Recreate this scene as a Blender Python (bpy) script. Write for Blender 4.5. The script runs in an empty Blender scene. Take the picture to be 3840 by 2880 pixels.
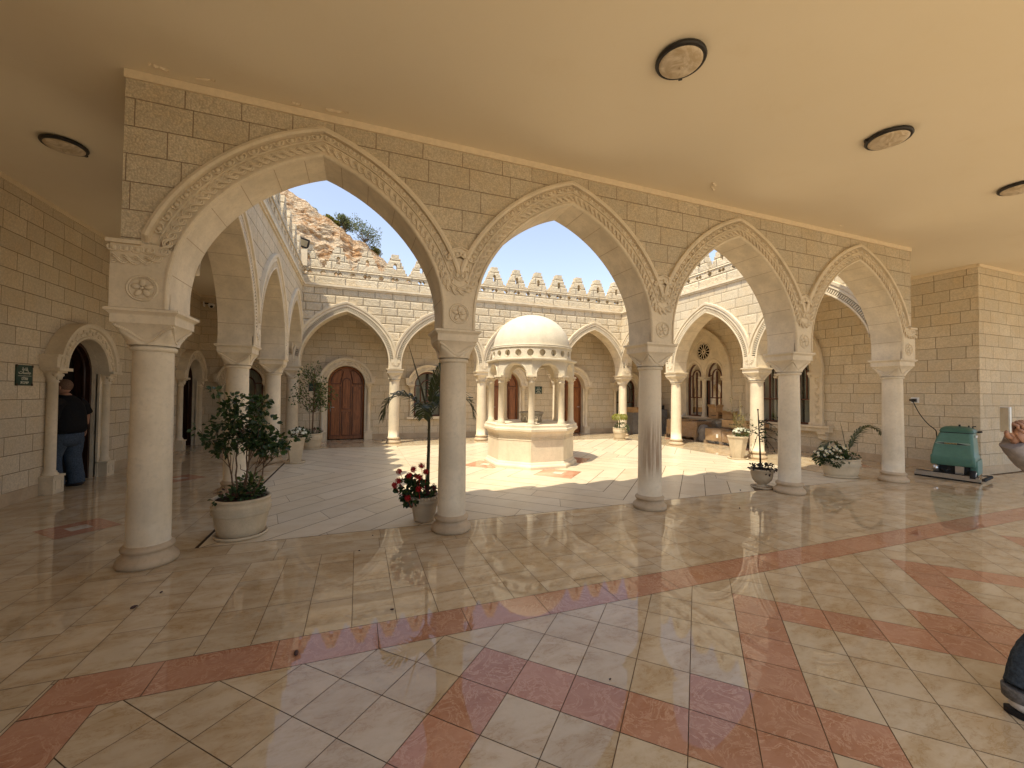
import bpy, bmesh, math, random
from mathutils import Vector, Matrix, Euler
from mathutils.geometry import tessellate_polygon
R=math.radians; PI=math.pi; sin=math.sin; cos=math.cos; sqrt=math.sqrt
rnd=random.Random(7)
sc=bpy.context.scene; col=sc.collection
S=2.664; W=4*S; D=3*S; T=.22; XL=-2.47; XR=13.02; YB=9.162; ZC=4.14; ZT=4.34
# ---------------------------------------------------------------- objects
def tag(o,label=None,cat=None,group=None,kind=None):
    if label:o['label']=label
    if cat:o['category']=cat
    if group:o['group']=group
    if kind:o['kind']=kind
    return o
def thing(name,label,cat,loc=(0,0,0),rz=0,group=None):
    o=bpy.data.objects.new(name,None);col.objects.link(o);o.location=loc;o.rotation_euler=(0,0,rz);o.empty_display_size=.1
    return tag(o,label,cat,group)
def dup(o,parent=None):
    c=o.copy();col.objects.link(c);c.parent=parent
    for ch in list(o.children):dup(ch,c)
    return c
class MB:
    def __init__(s):s.v=[];s.f=[];s.m=[];s.c=[];s.mi=0;s.tc=(1,1,1);s.sm=[];s.smooth=False
    def add(s,vs,fs,smooth=None):
        b=len(s.v);s.v+= [tuple(p) for p in vs]
        for f in fs:
            s.f.append(tuple(b+i for i in f));s.m.append(s.mi);s.c.append(s.tc);s.sm.append(s.smooth if smooth is None else smooth)
        return s
    def poly(s,ps):return s.add(ps,[tuple(range(len(ps)))])
    def box(s,x0,x1,y0,y1,z0,z1):
        return s.add([(x0,y0,z0),(x1,y0,z0),(x1,y1,z0),(x0,y1,z0),(x0,y0,z1),(x1,y0,z1),(x1,y1,z1),(x0,y1,z1)],
          [(3,2,1,0),(4,5,6,7),(0,1,5,4),(1,2,6,5),(2,3,7,6),(3,0,4,7)],False)
    def obox(s,c,ax,ay,az):
        c=Vector(c);ax,ay,az=Vector(ax),Vector(ay),Vector(az);P=[]
        for k in(-1,1):
            for i,j in((-1,-1),(1,-1),(1,1),(-1,1)):P.append(c+ax*i+ay*j+az*k)
        return s.add(P,[(3,2,1,0),(4,5,6,7),(0,1,5,4),(1,2,6,5),(2,3,7,6),(3,0,4,7)],False)
    def lathe(s,prof,n=32,c=(0,0,0),cap=True,sx=1,sy=1,ph=0):
        vs=[];m=len(prof)
        for r,z in prof:
            for k in range(n):
                a=2*PI*k/n+ph;vs.append((c[0]+r*cos(a)*sx,c[1]+r*sin(a)*sy,c[2]+z))
        fs=[(i*n+k,i*n+(k+1)%n,(i+1)*n+(k+1)%n,(i+1)*n+k) for i in range(m-1) for k in range(n)]
        s.add(vs,fs,n>12)
        if cap:
            s.add(vs[:n],[tuple(range(n-1,-1,-1))],False);s.add(vs[-n:],[tuple(range(n))],False)
        return s
    def tube(s,pts,rad,n=6,cap=True):
        pts=[Vector(p) for p in pts];m=len(pts);vs=[];rr=rad if isinstance(rad,(list,tuple)) else [rad]*m
        up=Vector((0,0,1));t0=(pts[1]-pts[0]).normalized()
        if abs(t0.dot(up))>.95:up=Vector((1,0,0))
        nrm=(up-t0*up.dot(t0)).normalized()
        for i in range(m):
            t=(pts[min(i+1,m-1)]-pts[max(i-1,0)])
            t=t.normalized() if t.length>1e-9 else t0
            nrm=nrm-t*nrm.dot(t)
            nrm=nrm.normalized() if nrm.length>1e-6 else t.orthogonal().normalized()
            b=t.cross(nrm)
            for k in range(n):
                a=2*PI*k/n;vs.append(pts[i]+(nrm*cos(a)+b*sin(a))*rr[i])
        fs=[(i*n+k,i*n+(k+1)%n,(i+1)*n+(k+1)%n,(i+1)*n+k) for i in range(m-1) for k in range(n)]
        if cap:fs+=[tuple(range(n-1,-1,-1)),tuple((m-1)*n+k for k in range(n))]
        return s.add(vs,fs,n>5)
    def ell(s,c,ax,ay,az,nu=8,nv=5):
        c=Vector(c);ax,ay,az=Vector(ax),Vector(ay),Vector(az);vs=[c-az];
        for j in range(1,nv):
            b=-PI/2+PI*j/nv
            for k in range(nu):
                a=2*PI*k/nu;vs.append(c+ax*(cos(b)*cos(a))+ay*(cos(b)*sin(a))+az*sin(b))
        vs.append(c+az);fs=[(0,1+(k+1)%nu,1+k) for k in range(nu)]
        for j in range(nv-2):
            for k in range(nu):fs.append((1+j*nu+k,1+j*nu+(k+1)%nu,1+(j+1)*nu+(k+1)%nu,1+(j+1)*nu+k))
        l=len(vs)-1;fs+=[(l,1+(nv-2)*nu+k,1+(nv-2)*nu+(k+1)%nu) for k in range(nu)]
        return s.add(vs,fs,True)
    def plate(s,loops,F,d0,d1,front=True,back=True,fm=None,sm=None):
        """F maps (u,z,d)->xyz; loops[0] outline, others holes; d1 the outer face"""
        L=[[Vector((u,z,0)) for u,z in lp] for lp in loops];flat=[p for lp in L for p in lp];n=len(flat)
        tri=tessellate_polygon(L);mi=s.mi
        if front:
            s.add([F(p.x,p.y,d1) for p in flat],tri,False)
        if back:s.add([F(p.x,p.y,d0) for p in flat],[t[::-1] for t in tri],False)
        if sm is not None:s.mi=sm
        for lp in L:
            m=len(lp);vs=[F(p.x,p.y,d0) for p in lp]+[F(p.x,p.y,d1) for p in lp]
            s.add(vs,[(k,(k+1)%m,m+(k+1)%m,m+k) for k in range(m)],False)
        s.mi=mi;return s
    def build(s,name,mats,parent=None,loc=None,rz=0):
        me=bpy.data.meshes.new(name);me.from_pydata(s.v,[],s.f)
        if not isinstance(mats,(list,tuple)):mats=[mats]
        for m in mats:me.materials.append(m)
        me.polygons.foreach_set('material_index',s.m);me.polygons.foreach_set('use_smooth',s.sm)
        if any(c!=(1,1,1) for c in s.c):
            at=me.color_attributes.new('tint','FLOAT_COLOR','CORNER');buf=[]
            for f,c in zip(s.f,s.c):
                for _ in f:buf+=[c[0],c[1],c[2],1]
            at.data.foreach_set('color',buf)
        me.update()
        bm=bmesh.new();bm.from_mesh(me);bmesh.ops.recalc_face_normals(bm,faces=bm.faces) if getattr(s,'fix',True) else None;bm.to_mesh(me);bm.free()
        o=bpy.data.objects.new(name,me);col.objects.link(o)
        if parent:o.parent=parent
        if loc:o.location=loc
        o.rotation_euler.z=rz
        return o
def bevel(o,w=.006,seg=2):
    m=o.modifiers.new('bevel','BEVEL');m.width=w;m.segments=seg;m.limit_method='ANGLE';m.angle_limit=R(40);return o
def frame(o,u,n):
    o=Vector(o);u=Vector(u);n=Vector(n)
    return lambda a,z,d:o+u*a+n*d+Vector((0,0,z))
# ---------------------------------------------------------------- materials
class NT:
    def __init__(s,name):
        s.mat=bpy.data.materials.new(name);s.mat.use_nodes=True;s.t=s.mat.node_tree;s.t.nodes.clear()
        s.out=s.n('ShaderNodeOutputMaterial');s.b=s.n('ShaderNodeBsdfPrincipled');s.l(s.b.outputs[0],s.out.inputs[0])
    def n(s,t,**k):
        x=s.t.nodes.new(t)
        for a,b in k.items():setattr(x,a,b)
        return x
    def l(s,a,b):s.t.links.new(a,b)
    def put(s,i,v):
        if hasattr(v,'is_output') or hasattr(v,'links'):s.l(v,i)
        else:i.default_value=v
    def m(s,op,a,b=None,c=None,cl=False):
        x=s.n('ShaderNodeMath',operation=op,use_clamp=cl);s.put(x.inputs[0],a)
        if b is not None:s.put(x.inputs[1],b)
        if c is not None:s.put(x.inputs[2],c)
        return x.outputs[0]
    def mix(s,f,a,b,bl='MIX'):
        x=s.n('ShaderNodeMix',data_type='RGBA',blend_type=bl);s.put(x.inputs[0],f)
        s.put(x.inputs[6],a if not isinstance(a,tuple) else (*a[:3],1));s.put(x.inputs[7],b if not isinstance(b,tuple) else (*b[:3],1));return x.outputs[2]
    def rng(s,v,a,b,c=0,d=1,sm=True):
        x=s.n('ShaderNodeMapRange',interpolation_type='SMOOTHSTEP' if sm else 'LINEAR');s.put(x.inputs[0],v)
        for i,k in enumerate((a,b,c,d)):x.inputs[1+i].default_value=k
        return x.outputs[0]
    def noise(s,vec,scale,detail=3,rough=.5,dist=0):
        x=s.n('ShaderNodeTexNoise');x.inputs['Scale'].default_value=scale;x.inputs['Detail'].default_value=detail;x.inputs['Roughness'].default_value=rough;x.inputs['Distortion'].default_value=dist
        if vec is not None:s.l(vec,x.inputs['Vector'])
        return x.outputs[0]
    def pos(s):return s.n('ShaderNodeNewGeometry').outputs['Position']
    def obj(s):
        t=s.n('ShaderNodeTexCoord').outputs['Object'];r=s.n('ShaderNodeObjectInfo').outputs['Random']
        a=s.n('ShaderNodeVectorMath',operation='ADD');s.l(t,a.inputs[0]);s.l(s.m('MULTIPLY',r,37.0),a.inputs[1]);return a.outputs[0]
    def scale(s,v,k):
        a=s.n('ShaderNodeVectorMath',operation='MULTIPLY');s.l(v,a.inputs[0]);a.inputs[1].default_value=k;return a.outputs[0]
    def bump(s,h,strength,dist=.01):
        x=s.n('ShaderNodeBump');x.inputs['Strength'].default_value=strength;x.inputs['Distance'].default_value=dist;s.l(h,x.inputs['Height']);s.l(x.outputs[0],s.b.inputs['Normal'])
    def fin(s,color,rough=.8,spec=.3,metal=0):
        s.put(s.b.inputs['Base Color'],color if not isinstance(color,tuple) else (*color[:3],1));s.put(s.b.inputs['Roughness'],rough);s.b.inputs['Specular IOR Level'].default_value=spec;s.b.inputs['Metallic'].default_value=metal
        return s.mat
def k(c,f):return tuple(x*f for x in c)
ST=(.69,.588,.425)      # cream limestone
def ashlar(name,axis,z0,h,freq,colr=ST,bs=.5,scale=45,joint=(.27,.195,.125),hew=0,jw=.0044,peck=.25):
    t=NT(name);p=t.pos();sp=t.n('ShaderNodeSeparateXYZ');t.l(p,sp.inputs[0]);u=sp.outputs[axis];z=sp.outputs[2]
    wob=t.noise(p,2.2,2);q=t.m('DIVIDE',t.m('SUBTRACT',t.m('ADD',z,t.m('MULTIPLY',t.m('SUBTRACT',wob,.5),.006)),z0),h)
    row=t.m('FLOOR',q);fz=t.m('FRACT',q)
    w=t.m('ADD',t.m('MULTIPLY',u,freq),t.m('MULTIPLY',row,7.313))
    ve=t.n('ShaderNodeTexVoronoi',voronoi_dimensions='1D',feature='DISTANCE_TO_EDGE');vc=t.n('ShaderNodeTexVoronoi',voronoi_dimensions='1D',feature='F1')
    for v in(ve,vc):
        t.l(w,v.inputs['W']);v.inputs['Scale'].default_value=1;v.inputs['Randomness'].default_value=.62
    dv=t.m('DIVIDE',ve.outputs['Distance'],freq);dz=t.m('MULTIPLY',t.m('MINIMUM',fz,t.m('SUBTRACT',1.0,fz)),h)
    d=t.m('MINIMUM',dv,dz);g=t.rng(d,jw*.45,jw)
    r=t.n('ShaderNodeSeparateColor');t.l(vc.outputs['Color'],r.inputs[0])
    n1=t.noise(p,3.1,4,.6);n2=t.noise(p,30,5,.65)
    c=t.mix(r.outputs[0],k(colr,.86),k(colr,1.08));c=t.mix(t.rng(n1,.35,.75),c,t.mix(.5,c,(colr[0]*.95,colr[1]*.82,colr[2]*.62)))
    c=t.mix(t.rng(n2,.35,.72,0,.55),c,k(colr,.66));st=t.noise(t.scale(p,(3,3,.35)),1.3,4,.6);c=t.mix(t.rng(st,.55,.8,0,.3),c,k(colr,.62))
    vd=t.n('ShaderNodeTexVoronoi',feature='F1');t.l(p,vd.inputs['Vector']);vd.inputs['Scale'].default_value=scale
    c=t.mix(t.m('MULTIPLY',t.rng(t.m('ADD',vd.outputs['Distance'],t.m('MULTIPLY',n2,.5)),.45,1.0),peck),c,k(colr,.5))
    hgt=t.m('ADD',t.m('MULTIPLY',g,1.4 if not hew else 2.2),t.m('MULTIPLY',t.m('ADD',t.m('MULTIPLY',vd.outputs['Distance'],.55),t.m('MULTIPLY',n2,.6)),bs))
    if hew:
        hn=t.noise(p,11,5,.7,.6);hgt=t.m('ADD',hgt,t.m('MULTIPLY',t.m('MULTIPLY',hn,t.rng(d,.004,.03)),hew))
    c=t.mix(g,joint,c);t.bump(hgt,.8,.012)
    return t.fin(c,.85,.2)
def smooth_stone(name,colr=ST,var=.12,bs=.25,rough=.7,scale=14,joints=False,objc=False):
    t=NT(name);p=t.obj() if objc else t.pos();n1=t.noise(p,scale*.25,4,.6);n2=t.noise(p,scale*2.6,6,.7);st=t.noise(t.scale(p,(5,5,.5)),1.2,4,.6)
    c=t.mix(t.rng(n1,.3,.7),k(colr,1-var),k(colr,1+var*.6));c=t.mix(t.rng(n2,.45,.75,0,.45),c,k(colr,.7));c=t.mix(t.rng(st,.52,.8,0,.4),c,(colr[0]*.72,colr[1]*.66,colr[2]*.55))
    t.bump(n2,bs,.008)
    return t.fin(c,rough,.3)
def marble(name,rough,veinc,vs=.5,sat=1,spec=.5,drt=0,lv=None):
    t=NT(name);a=t.n('ShaderNodeVertexColor',layer_name='tint');p=t.pos();sc_=t.n('ShaderNodeSeparateColor');t.l(a.outputs[0],sc_.inputs[0])
    off=t.n('ShaderNodeVectorMath',operation='ADD');t.l(p,off.inputs[0]);sm=t.n('ShaderNodeVectorMath',operation='SCALE');t.l(a.outputs[0],sm.inputs[0]);sm.inputs['Scale'].default_value=91.7;t.l(sm.outputs[0],off.inputs[1]);q=off.outputs[0]
    qq=t.scale(q,(1,1.9,1));n1=t.noise(qq,3.2,7,.66,.35);n2=t.noise(qq,6,8,.7,.6);n3=t.noise(q,38,5,.7)
    base=a.outputs[0]
    c=t.mix(t.rng(n1,.35,.72,0,.55*vs+.15),base,t.mix(1.0,base,veinc,'MULTIPLY'))
    vein=t.rng(t.m('ABSOLUTE',t.m('SUBTRACT',n2,.5)),.0,.03,1,0);c=t.mix(t.m('MULTIPLY',t.m('MULTIPLY',vein,t.rng(n1,.4,.65)),vs),c,t.mix(1.0,base,veinc,'MULTIPLY') if veinc[0]<1 else veinc)
    c=t.mix(t.rng(n3,.5,.75,0,.25),c,t.mix(1.0,base,(.78,.7,.6),'MULTIPLY'))
    gr=t.noise(p,1.1,5,.6);c=t.mix(t.rng(gr,.5,.8,0,.3+drt),c,t.mix(1.0,base,(.72,.63,.5),'MULTIPLY'))
    if lv:
        n4=t.noise(q,7,8,.72,1.2);v4=t.rng(t.m('ABSOLUTE',t.m('SUBTRACT',n4,.5)),.0,.035,1,0);c=t.mix(t.m('MULTIPLY',v4,t.rng(n1,.3,.6,.08,.5)),c,lv)
    r=t.m('ADD',rough,t.m('MULTIPLY',t.rng(t.noise(p,2.5,5,.65),.45,.8),.03))
    wav=t.noise(q,1.7,2);t.bump(wav,.02,.02)
    return t.fin(c,r,spec)
def plain(name,c,rough=.6,spec=.4,metal=0,var=.1,scale=20,bs=0):
    t=NT(name);p=t.obj();n=t.noise(p,scale,5,.65);cc=t.mix(t.rng(n,.3,.72),k(c,1-var),k(c,1+var))
    if bs:t.bump(n,bs,.01)
    return t.fin(cc,rough,spec,metal)
def wood(name,c,dark=.45,rough=.35):
    t=NT(name);p=t.pos();g=t.noise(t.scale(p,(14,14,1.1)),2.2,6,.65,1.0);f=t.noise(t.scale(p,(60,60,3)),2,3,.6)
    cc=t.mix(t.rng(g,.3,.7),k(c,dark),k(c,1.15));cc=t.mix(t.rng(f,.45,.7,0,.4),cc,k(c,.5));t.bump(f,.12,.004)
    return t.fin(cc,rough,.4)
def leafmat(name,c,var=.5,trans=.25,rough=.45):
    t=NT(name);a=t.n('ShaderNodeVertexColor',layer_name='tint');cc=t.mix(1.0,(*c,),a.outputs[0],'MULTIPLY')
    t.fin(cc,rough,.35);tr=t.n('ShaderNodeBsdfTranslucent');t.l(t.mix(1.0,cc,(1.3,1.5,.6),'MULTIPLY'),tr.inputs[0]);mx=t.n('ShaderNodeMixShader');mx.inputs[0].default_value=trans
    t.l(t.b.outputs[0],mx.inputs[1]);t.l(tr.outputs[0],mx.inputs[2]);t.l(mx.outputs[0],t.out.inputs[0]);return t.mat
M={}
M['front']=ashlar('ashlar_front',0,2.98,.2325,2.45,k(ST,.95),1.0,62,peck=.42)
M['left']=ashlar('ashlar_left',1,.16,.237,2.3,ST,.22,70)
M['right']=ashlar('ashlar_right',1,.16,.237,2.0,ST,.22,70)
M['backp']=ashlar('ashlar_back_portico',0,.16,.2215,2.6,ST,.3,60)
M['hall']=ashlar('ashlar_hall',0,.16,.237,2.0,ST,.2,70)
M['courtx']=ashlar('ashlar_court_x',0,2.98,.2325,2.5,k(ST,1.03),.35,40,hew=4.5,joint=(.2,.14,.085))
M['courty']=ashlar('ashlar_court_y',1,2.98,.2325,2.2,k(ST,1.0),.35,40,hew=.8,joint=(.16,.1,.06))
M['parx']=ashlar('ashlar_parapet_x',0,4.43,.22,1.4,k(ST,1.08),.35,40,hew=5,joint=(.34,.26,.18),jw=.004)
M['pary']=ashlar('ashlar_parapet_y',1,4.43,.22,1.4,k(ST,1.08),.35,40,hew=5,joint=(.34,.26,.18),jw=.004)
M['stone']=smooth_stone('carved_stone',k(ST,1.0),.1,.3)
M['soff']=smooth_stone('soffit_stone',k(ST,1.02),.14,.25)
M['col']=smooth_stone('column_stone',k(ST,1.03),.12,.2,.6,10)
M['colbase']=smooth_stone('weathered_base_stone',(.50,.38,.245),.16,.3,.6,12)
M['plinth']=smooth_stone('plinth_stone',(.52,.40,.26),.16,.3,.7,12)
M['crack']=plain('mortar_joint',(.44,.33,.21),.9,.1)
M['colstain']=None
M['kiosk']=smooth_stone('kiosk_stone',(.70,.60,.44),.1,.25,.7,12)
M['dome']=smooth_stone('dome_render',(.66,.585,.45),.08,.4,.8,18)
def plaster():
    t=NT('ceiling_plaster');p=t.pos();n=t.noise(p,.6,5,.6);n2=t.noise(p,2.4,6,.65);n3=t.noise(p,40,3,.6);c0=(.79,.70,.535)
    vo=t.n('ShaderNodeTexVoronoi',feature='DISTANCE_TO_EDGE');off=t.n('ShaderNodeVectorMath',operation='ADD');t.l(p,off.inputs[0]);sv=t.n('ShaderNodeVectorMath',operation='SCALE');t.l(t.n('ShaderNodeTexNoise').outputs['Color'],sv.inputs[0]);sv.inputs['Scale'].default_value=.5;t.l(sv.outputs[0],off.inputs[1]);t.l(off.outputs[0],vo.inputs['Vector']);vo.inputs['Scale'].default_value=.45
    cr=t.m('MULTIPLY',t.rng(vo.outputs['Distance'],.0,.0035,1,0),t.rng(n2,.50,.62))
    c=t.mix(t.rng(n,.35,.7,0,.6),c0,(.765,.67,.495));c=t.mix(t.rng(n2,.55,.8,0,.35),c,(.73,.625,.45));c=t.mix(t.m('MULTIPLY',cr,.0),c,(.5,.37,.22));t.bump(t.m('ADD',n2,t.m('MULTIPLY',n3,.15)),.12,.03);return t.fin(c,.9,.15)
M['plaster']=plaster()
M['trimp']=plain('plaster_trim',(.72,.60,.42),.8,.2,0,.05)
M['marble']=marble('polished_marble',.012,(.68,.55,.38),.9,spec=.42,drt=.12)
M['marblec']=marble('honed_marble',.33,(.78,.68,.54),.35,spec=.35,drt=.1)
M['red']=marble('red_marble',.015,(.74,.55,.40),.6,spec=.42,lv=(.66,.44,.29))
M['grout']=plain('grout',(.17,.115,.065),.9,.1)
M['drain']=plain('drain_slot',(.05,.035,.025),.9,.1)
M['door']=wood('door_wood',(.30,.105,.032),.5,.35)
M['frame']=wood('frame_wood',(.13,.045,.02),.5,.45)
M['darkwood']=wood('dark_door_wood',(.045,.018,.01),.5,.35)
M['dark']=plain('interior_shade_black',(.012,.009,.007),.9,.1)  # near-black colour painted in place of shade inside rooms and rose
M['black']=plain('black_metal',(.018,.015,.013),.45,.4)
M['steel']=plain('brushed_steel',(.55,.55,.54),.3,.5,.9,.08)
M['white']=plain('white_plastic',(.75,.74,.70),.4,.4)
M['curtain']=plain('curtain_cloth',(.62,.60,.52),.9,.1,0,.06,30)
M['pot']=smooth_stone('cast_stone_pot',(.60,.49,.33),.1,.35,.75,30,objc=True)
M['potm']=smooth_stone('veined_pot',(.50,.40,.27),.25,.2,.55,9,objc=True)
M['soil']=plain('potting_soil',(.035,.022,.014),.95,.1,0,.4,60,.6)
M['bark']=plain('bark',(.16,.10,.06),.9,.1,0,.3,40,.5)
M['leaf']=leafmat('shrub_leaf',(.035,.062,.02))
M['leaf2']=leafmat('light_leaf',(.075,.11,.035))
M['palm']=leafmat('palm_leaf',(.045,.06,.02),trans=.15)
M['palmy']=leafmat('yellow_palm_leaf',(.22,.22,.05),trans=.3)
M['olive']=leafmat('olive_leaf',(.10,.115,.06))
M['flw']=leafmat('white_petal',(.8,.78,.68),trans=.2)
M['flr']=leafmat('red_petal',(.42,.01,.015),trans=.2)
M['fld']=leafmat('dark_red_petal',(.12,.012,.022),trans=.1)
M['yel']=plain('yellow_centre',(.6,.4,.03),.7)
t=NT('glass');t.fin((.03,.032,.03),.04,.5);M['glass']=t.mat
t=NT('frosted_lamp');p=t.obj();n=t.noise(p,9,4,.6,2.5);t.fin(t.mix(t.rng(n,.35,.7),(.46,.36,.23),(.66,.56,.42)),.3,.5);M['lamp']=t.mat
# stained column stone
def stain_mat():
    t=NT('stained_column_stone');p=t.obj();g=t.n('ShaderNodeTexCoord').outputs['Object'];sp=t.n('ShaderNodeSeparateXYZ');t.l(g,sp.inputs[0]);z=sp.outputs[2]
    st=t.noise(t.scale(g,(22,22,.9)),1.5,5,.65);n2=t.noise(p,28,6,.7);c0=k(ST,1.03)
    band=t.m('MULTIPLY',t.rng(z,.35,.62),t.rng(z,.85,1.35,1,0))
    side=t.rng(sp.outputs[1],.06,-.14);f=t.m('MULTIPLY',t.m('MULTIPLY',t.rng(st,.3,.62),band),side)
    c=t.mix(t.rng(n2,.45,.75,0,.4),c0,k(c0,.72));c=t.mix(t.m('MULTIPLY',f,.8),c,(.25,.135,.06));t.bump(n2,.2,.008)
    return t.fin(c,.6,.3)
M['colstain']=stain_mat()
SUNE,SKYS,EXPO=2.0,.09,1.66
# ---------------------------------------------------------------- floors
def clip(poly,reg):
    """Sutherland-Hodgman, reg convex CCW"""
    out=poly
    for i in range(len(reg)):
        a=reg[i];b=reg[(i+1)%len(reg)];inp=out;out=[]
        if not inp:return []
        f=lambda p:(b[0]-a[0])*(p[1]-a[1])-(b[1]-a[1])*(p[0]-a[0])
        for j in range(len(inp)):
            p=inp[j];q=inp[(j+1)%len(inp)];fp,fq=f(p),f(q)
            if fp>=0:out.append(p)
            if (fp>=0)!=(fq>=0):
                t=fp/(fp-fq);out.append((p[0]+(q[0]-p[0])*t,p[1]+(q[1]-p[1])*t))
    return out
MARB=(.575,.472,.32);REDM=(.47,.25,.155)
def tint(c,v=.08):
    f=1+rnd.uniform(-v,v);w=rnd.uniform(-.04,.04);return(c[0]*f,c[1]*f*(1-w*.4),c[2]*f*(1-w))
def tile(mb,poly,reg,mi=0,c=MARB,z=0,v=.07):
    q=clip(poly,reg) if reg else poly
    if len(q)<3:return
    A=sum(q[i][0]*q[(i+1)%len(q)][1]-q[(i+1)%len(q)][0]*q[i][1] for i in range(len(q)))
    if abs(A)<.0006:return
    if A<0:q=q[::-1]
    mb.mi=mi;mb.tc=tint(c,v);mb.poly([(x,y,z) for x,y in q])
G=.0021
def rect(x0,x1,y0,y1):return[(x0,y0),(x1,y0),(x1,y1),(x0,y1)]
def strips(mb,reg,along,w,off,ln,c=MARB,mi=0):
    """rows of tiles of width w running along x or y inside the rectangle reg=(x0,x1,y0,y1)"""
    x0,x1,y0,y1=reg;RG=rect(x0+G,x1-G,y0+G,y1-G)
    a0,a1=(y0,y1) if along=='x' else (x0,x1);b0,b1=(x0,x1) if along=='x' else (y0,y1)
    kk=math.floor((a0-off)/w)
    while off+kk*w<a1:
        s=off+kk*w;t=b0-rnd.uniform(0,ln)
        while t<b1:
            l=ln*rnd.choice((.75,1,1,1.25,1.5));P=rect(t+G,t+l-G,s+G,s+w-G) if along=='x' else rect(s+G,s+w-G,t+G,t+l-G)
            tile(mb,P,RG,mi,c);t+=l
        kk+=1
fl=MB();fl.fix=False
CX0,CX1,CY0,CY1=.29,10.17,.25,7.25
fl.mi=2;fl.tc=(1,1,1);fl.poly([(-2.8,-9,-.005),(22,-9,-.005),(22,9.6,-.005),(-2.8,9.6,-.005)])
strips(fl,(-.30,10.95,-.31,CY0-.012),'x',.28,-.31,.6)
strips(fl,(-2.6,14.5,-1.64,-.31),'y',.277,.287,.47)
strips(fl,(14.5,22,-1.64,-.31),'y',.277,.287,.9)
strips(fl,(-2.6,-.30,-.31,9.4),'y',.277,-.297,.5)
strips(fl,(10.95,13.3,-.31,9.4),'y',.277,.287,.5)
strips(fl,(-.30,CX0-.03,CY0-.012,9.4),'y',.285,-.30,.6)
strips(fl,(CX1+.02,10.95,CY0-.012,9.4),'y',.277,.287,.6)
strips(fl,(CX0-.03,CX1+.02,CY1+.015,9.4),'x',.277,CY1,.6)
strips(fl,(-2.6,.27,-9,-1.64),'y',.277,-.30,.47)
B0,B1=-1.925,-1.64
xj=.715
tile(fl,[(.27+G,B1-G),(.715-G,B1-G),(.715-G,B0+G),(.555,B0+G),(.27+G,B1-.28)],None,1,REDM,0,.1)
while xj<22:
    tile(fl,rect(xj+G,xj+.555-G,B0+G,B1-G),None,1,REDM,0,.09);xj+=.555
yj=B0
tile(fl,[(.27+G,B1-.288),(.553,B0),(.553,-2.45),(.27+G,-2.45)],None,1,REDM,0,.1);yj=-2.455
while yj>-9:
    tile(fl,rect(.27+G,.553,yj-.555+G,yj-G),None,1,REDM,0,.09);yj-=.555
def isred(i,j):
    for n in range(0,9):
        a,b=i-5*n,j-5*n
        if a==0 and 2<=b<=6:return True
        if a==1 and b in(6,7,8):return True
        if b==2 and -5<=a<=0:return True
    return False
PD=.3915;gd=G*1.41
for i in range(-40,60):
    for j in range(-10,90):
        a0=-.10+i*PD;b0=3.74+j*PD
        cx=(a0+b0+PD)/2;cy=(a0-b0)/2
        if not(.2<cx<20.5 and -9<cy<-1.6):continue
        P=[]
        for da,db in((0,0),(0,1),(1,1),(1,0)):
            a=a0+PD*da+(gd if da==0 else -gd);b=b0+PD*db+(gd if db==0 else -gd);P.append(((a+b)/2,(a-b)/2))
        # points have a=x+y, b=x-y
        r=isred(i,j);tile(fl,P[::-1],rect(.555+G,20.5,-9,B0-G),1 if r else 0,REDM if r else MARB,0,.10 if r else .06)
for ix,yy in [(-1.10,1.31),(-1.10,3.97),(-1.10,6.64),(11.85,1.31),(11.72,3.97),(11.72,6.64)]:
    h=.37;h2=.125;q=[(ix-h,yy),(ix,yy-h),(ix+h,yy),(ix,yy+h)]
    tile(fl,q,None,1,REDM,.0025,.05);q=[(ix-h2,yy),(ix,yy-h2),(ix+h2,yy),(ix,yy+h2)];tile(fl,q,None,0,(.62,.56,.46),.0045,.02)
for a,b,c,d in[(CX0-.03,CX0-.004,CY0,CY1),(CX1+.004,CX1+.02,CY0,CY1)]:
    fl.mi=3;fl.tc=(1,1,1);fl.poly([(a,c,-.0035),(b,c,-.0035),(b,d,-.0035),(a,d,-.0035)])
tag(fl.build('portico_floor',[M['marble'],M['red'],M['grout'],M['drain']]),kind='structure')
cf=MB();cf.fix=False
cf.mi=2;cf.poly([(CX0-.003,CY0-.012,-.0015),(CX1+.003,CY0-.012,-.0015),(CX1+.003,CY1+.015,-.0015),(CX0-.003,CY1+.015,-.0015)])
CM=(.63,.54,.395);KX,KY=5.22,3.77;Q=.505
def rings(cx,cy,reg,n0,n1):
    for n in range(n0,n1):
        for qx,qy in((1,1),(-1,1),(-1,-1),(1,-1)):
            h0,h1=n*Q+.0068,(n+1)*Q-.0068
            # band between L1 radii h0,h1 in quadrant, split by cross joints along it
            t=0.0
            while t<1:
                dt=min(1.25/((n+.5)*Q*1.41)*rnd.choice((.7,1,1.4)),1-t)
                if 1-t-dt<.15:dt=1-t
                e=.0018/((n+.5)*Q) if t>0 else 0;e2=.0018/((n+.5)*Q) if t+dt<1 else 0
                pt=lambda h,s:(cx+qx*h*(1-s),cy+qy*h*s)
                P=[pt(h0,t+e),pt(h1,t+e),pt(h1,t+dt-e2),pt(h0,t+dt-e2)]
                A=sum(P[i][0]*P[(i+1)%4][1]-P[(i+1)%4][0]*P[i][1] for i in range(4))
                tile(cf,P if A>0 else P[::-1],reg,0,CM,.0015,.07);t+=dt
ML,MR=2.69,7.75
ry=lambda a,b,c,d:rect(a+.0015,b-.0015,c+.0015,d-.0015)
rings(CX0,3.75,ry(CX0,ML,CY0-.01,CY1),0,14)
rings(CX1,3.75,ry(MR,CX1,CY0-.01,CY1),0,14)
rings(KX,2.45,ry(ML,MR,CY0-.01,KY),1,9)
rings(KX,5.09,ry(ML,MR,KY,CY1),1,9)
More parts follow.
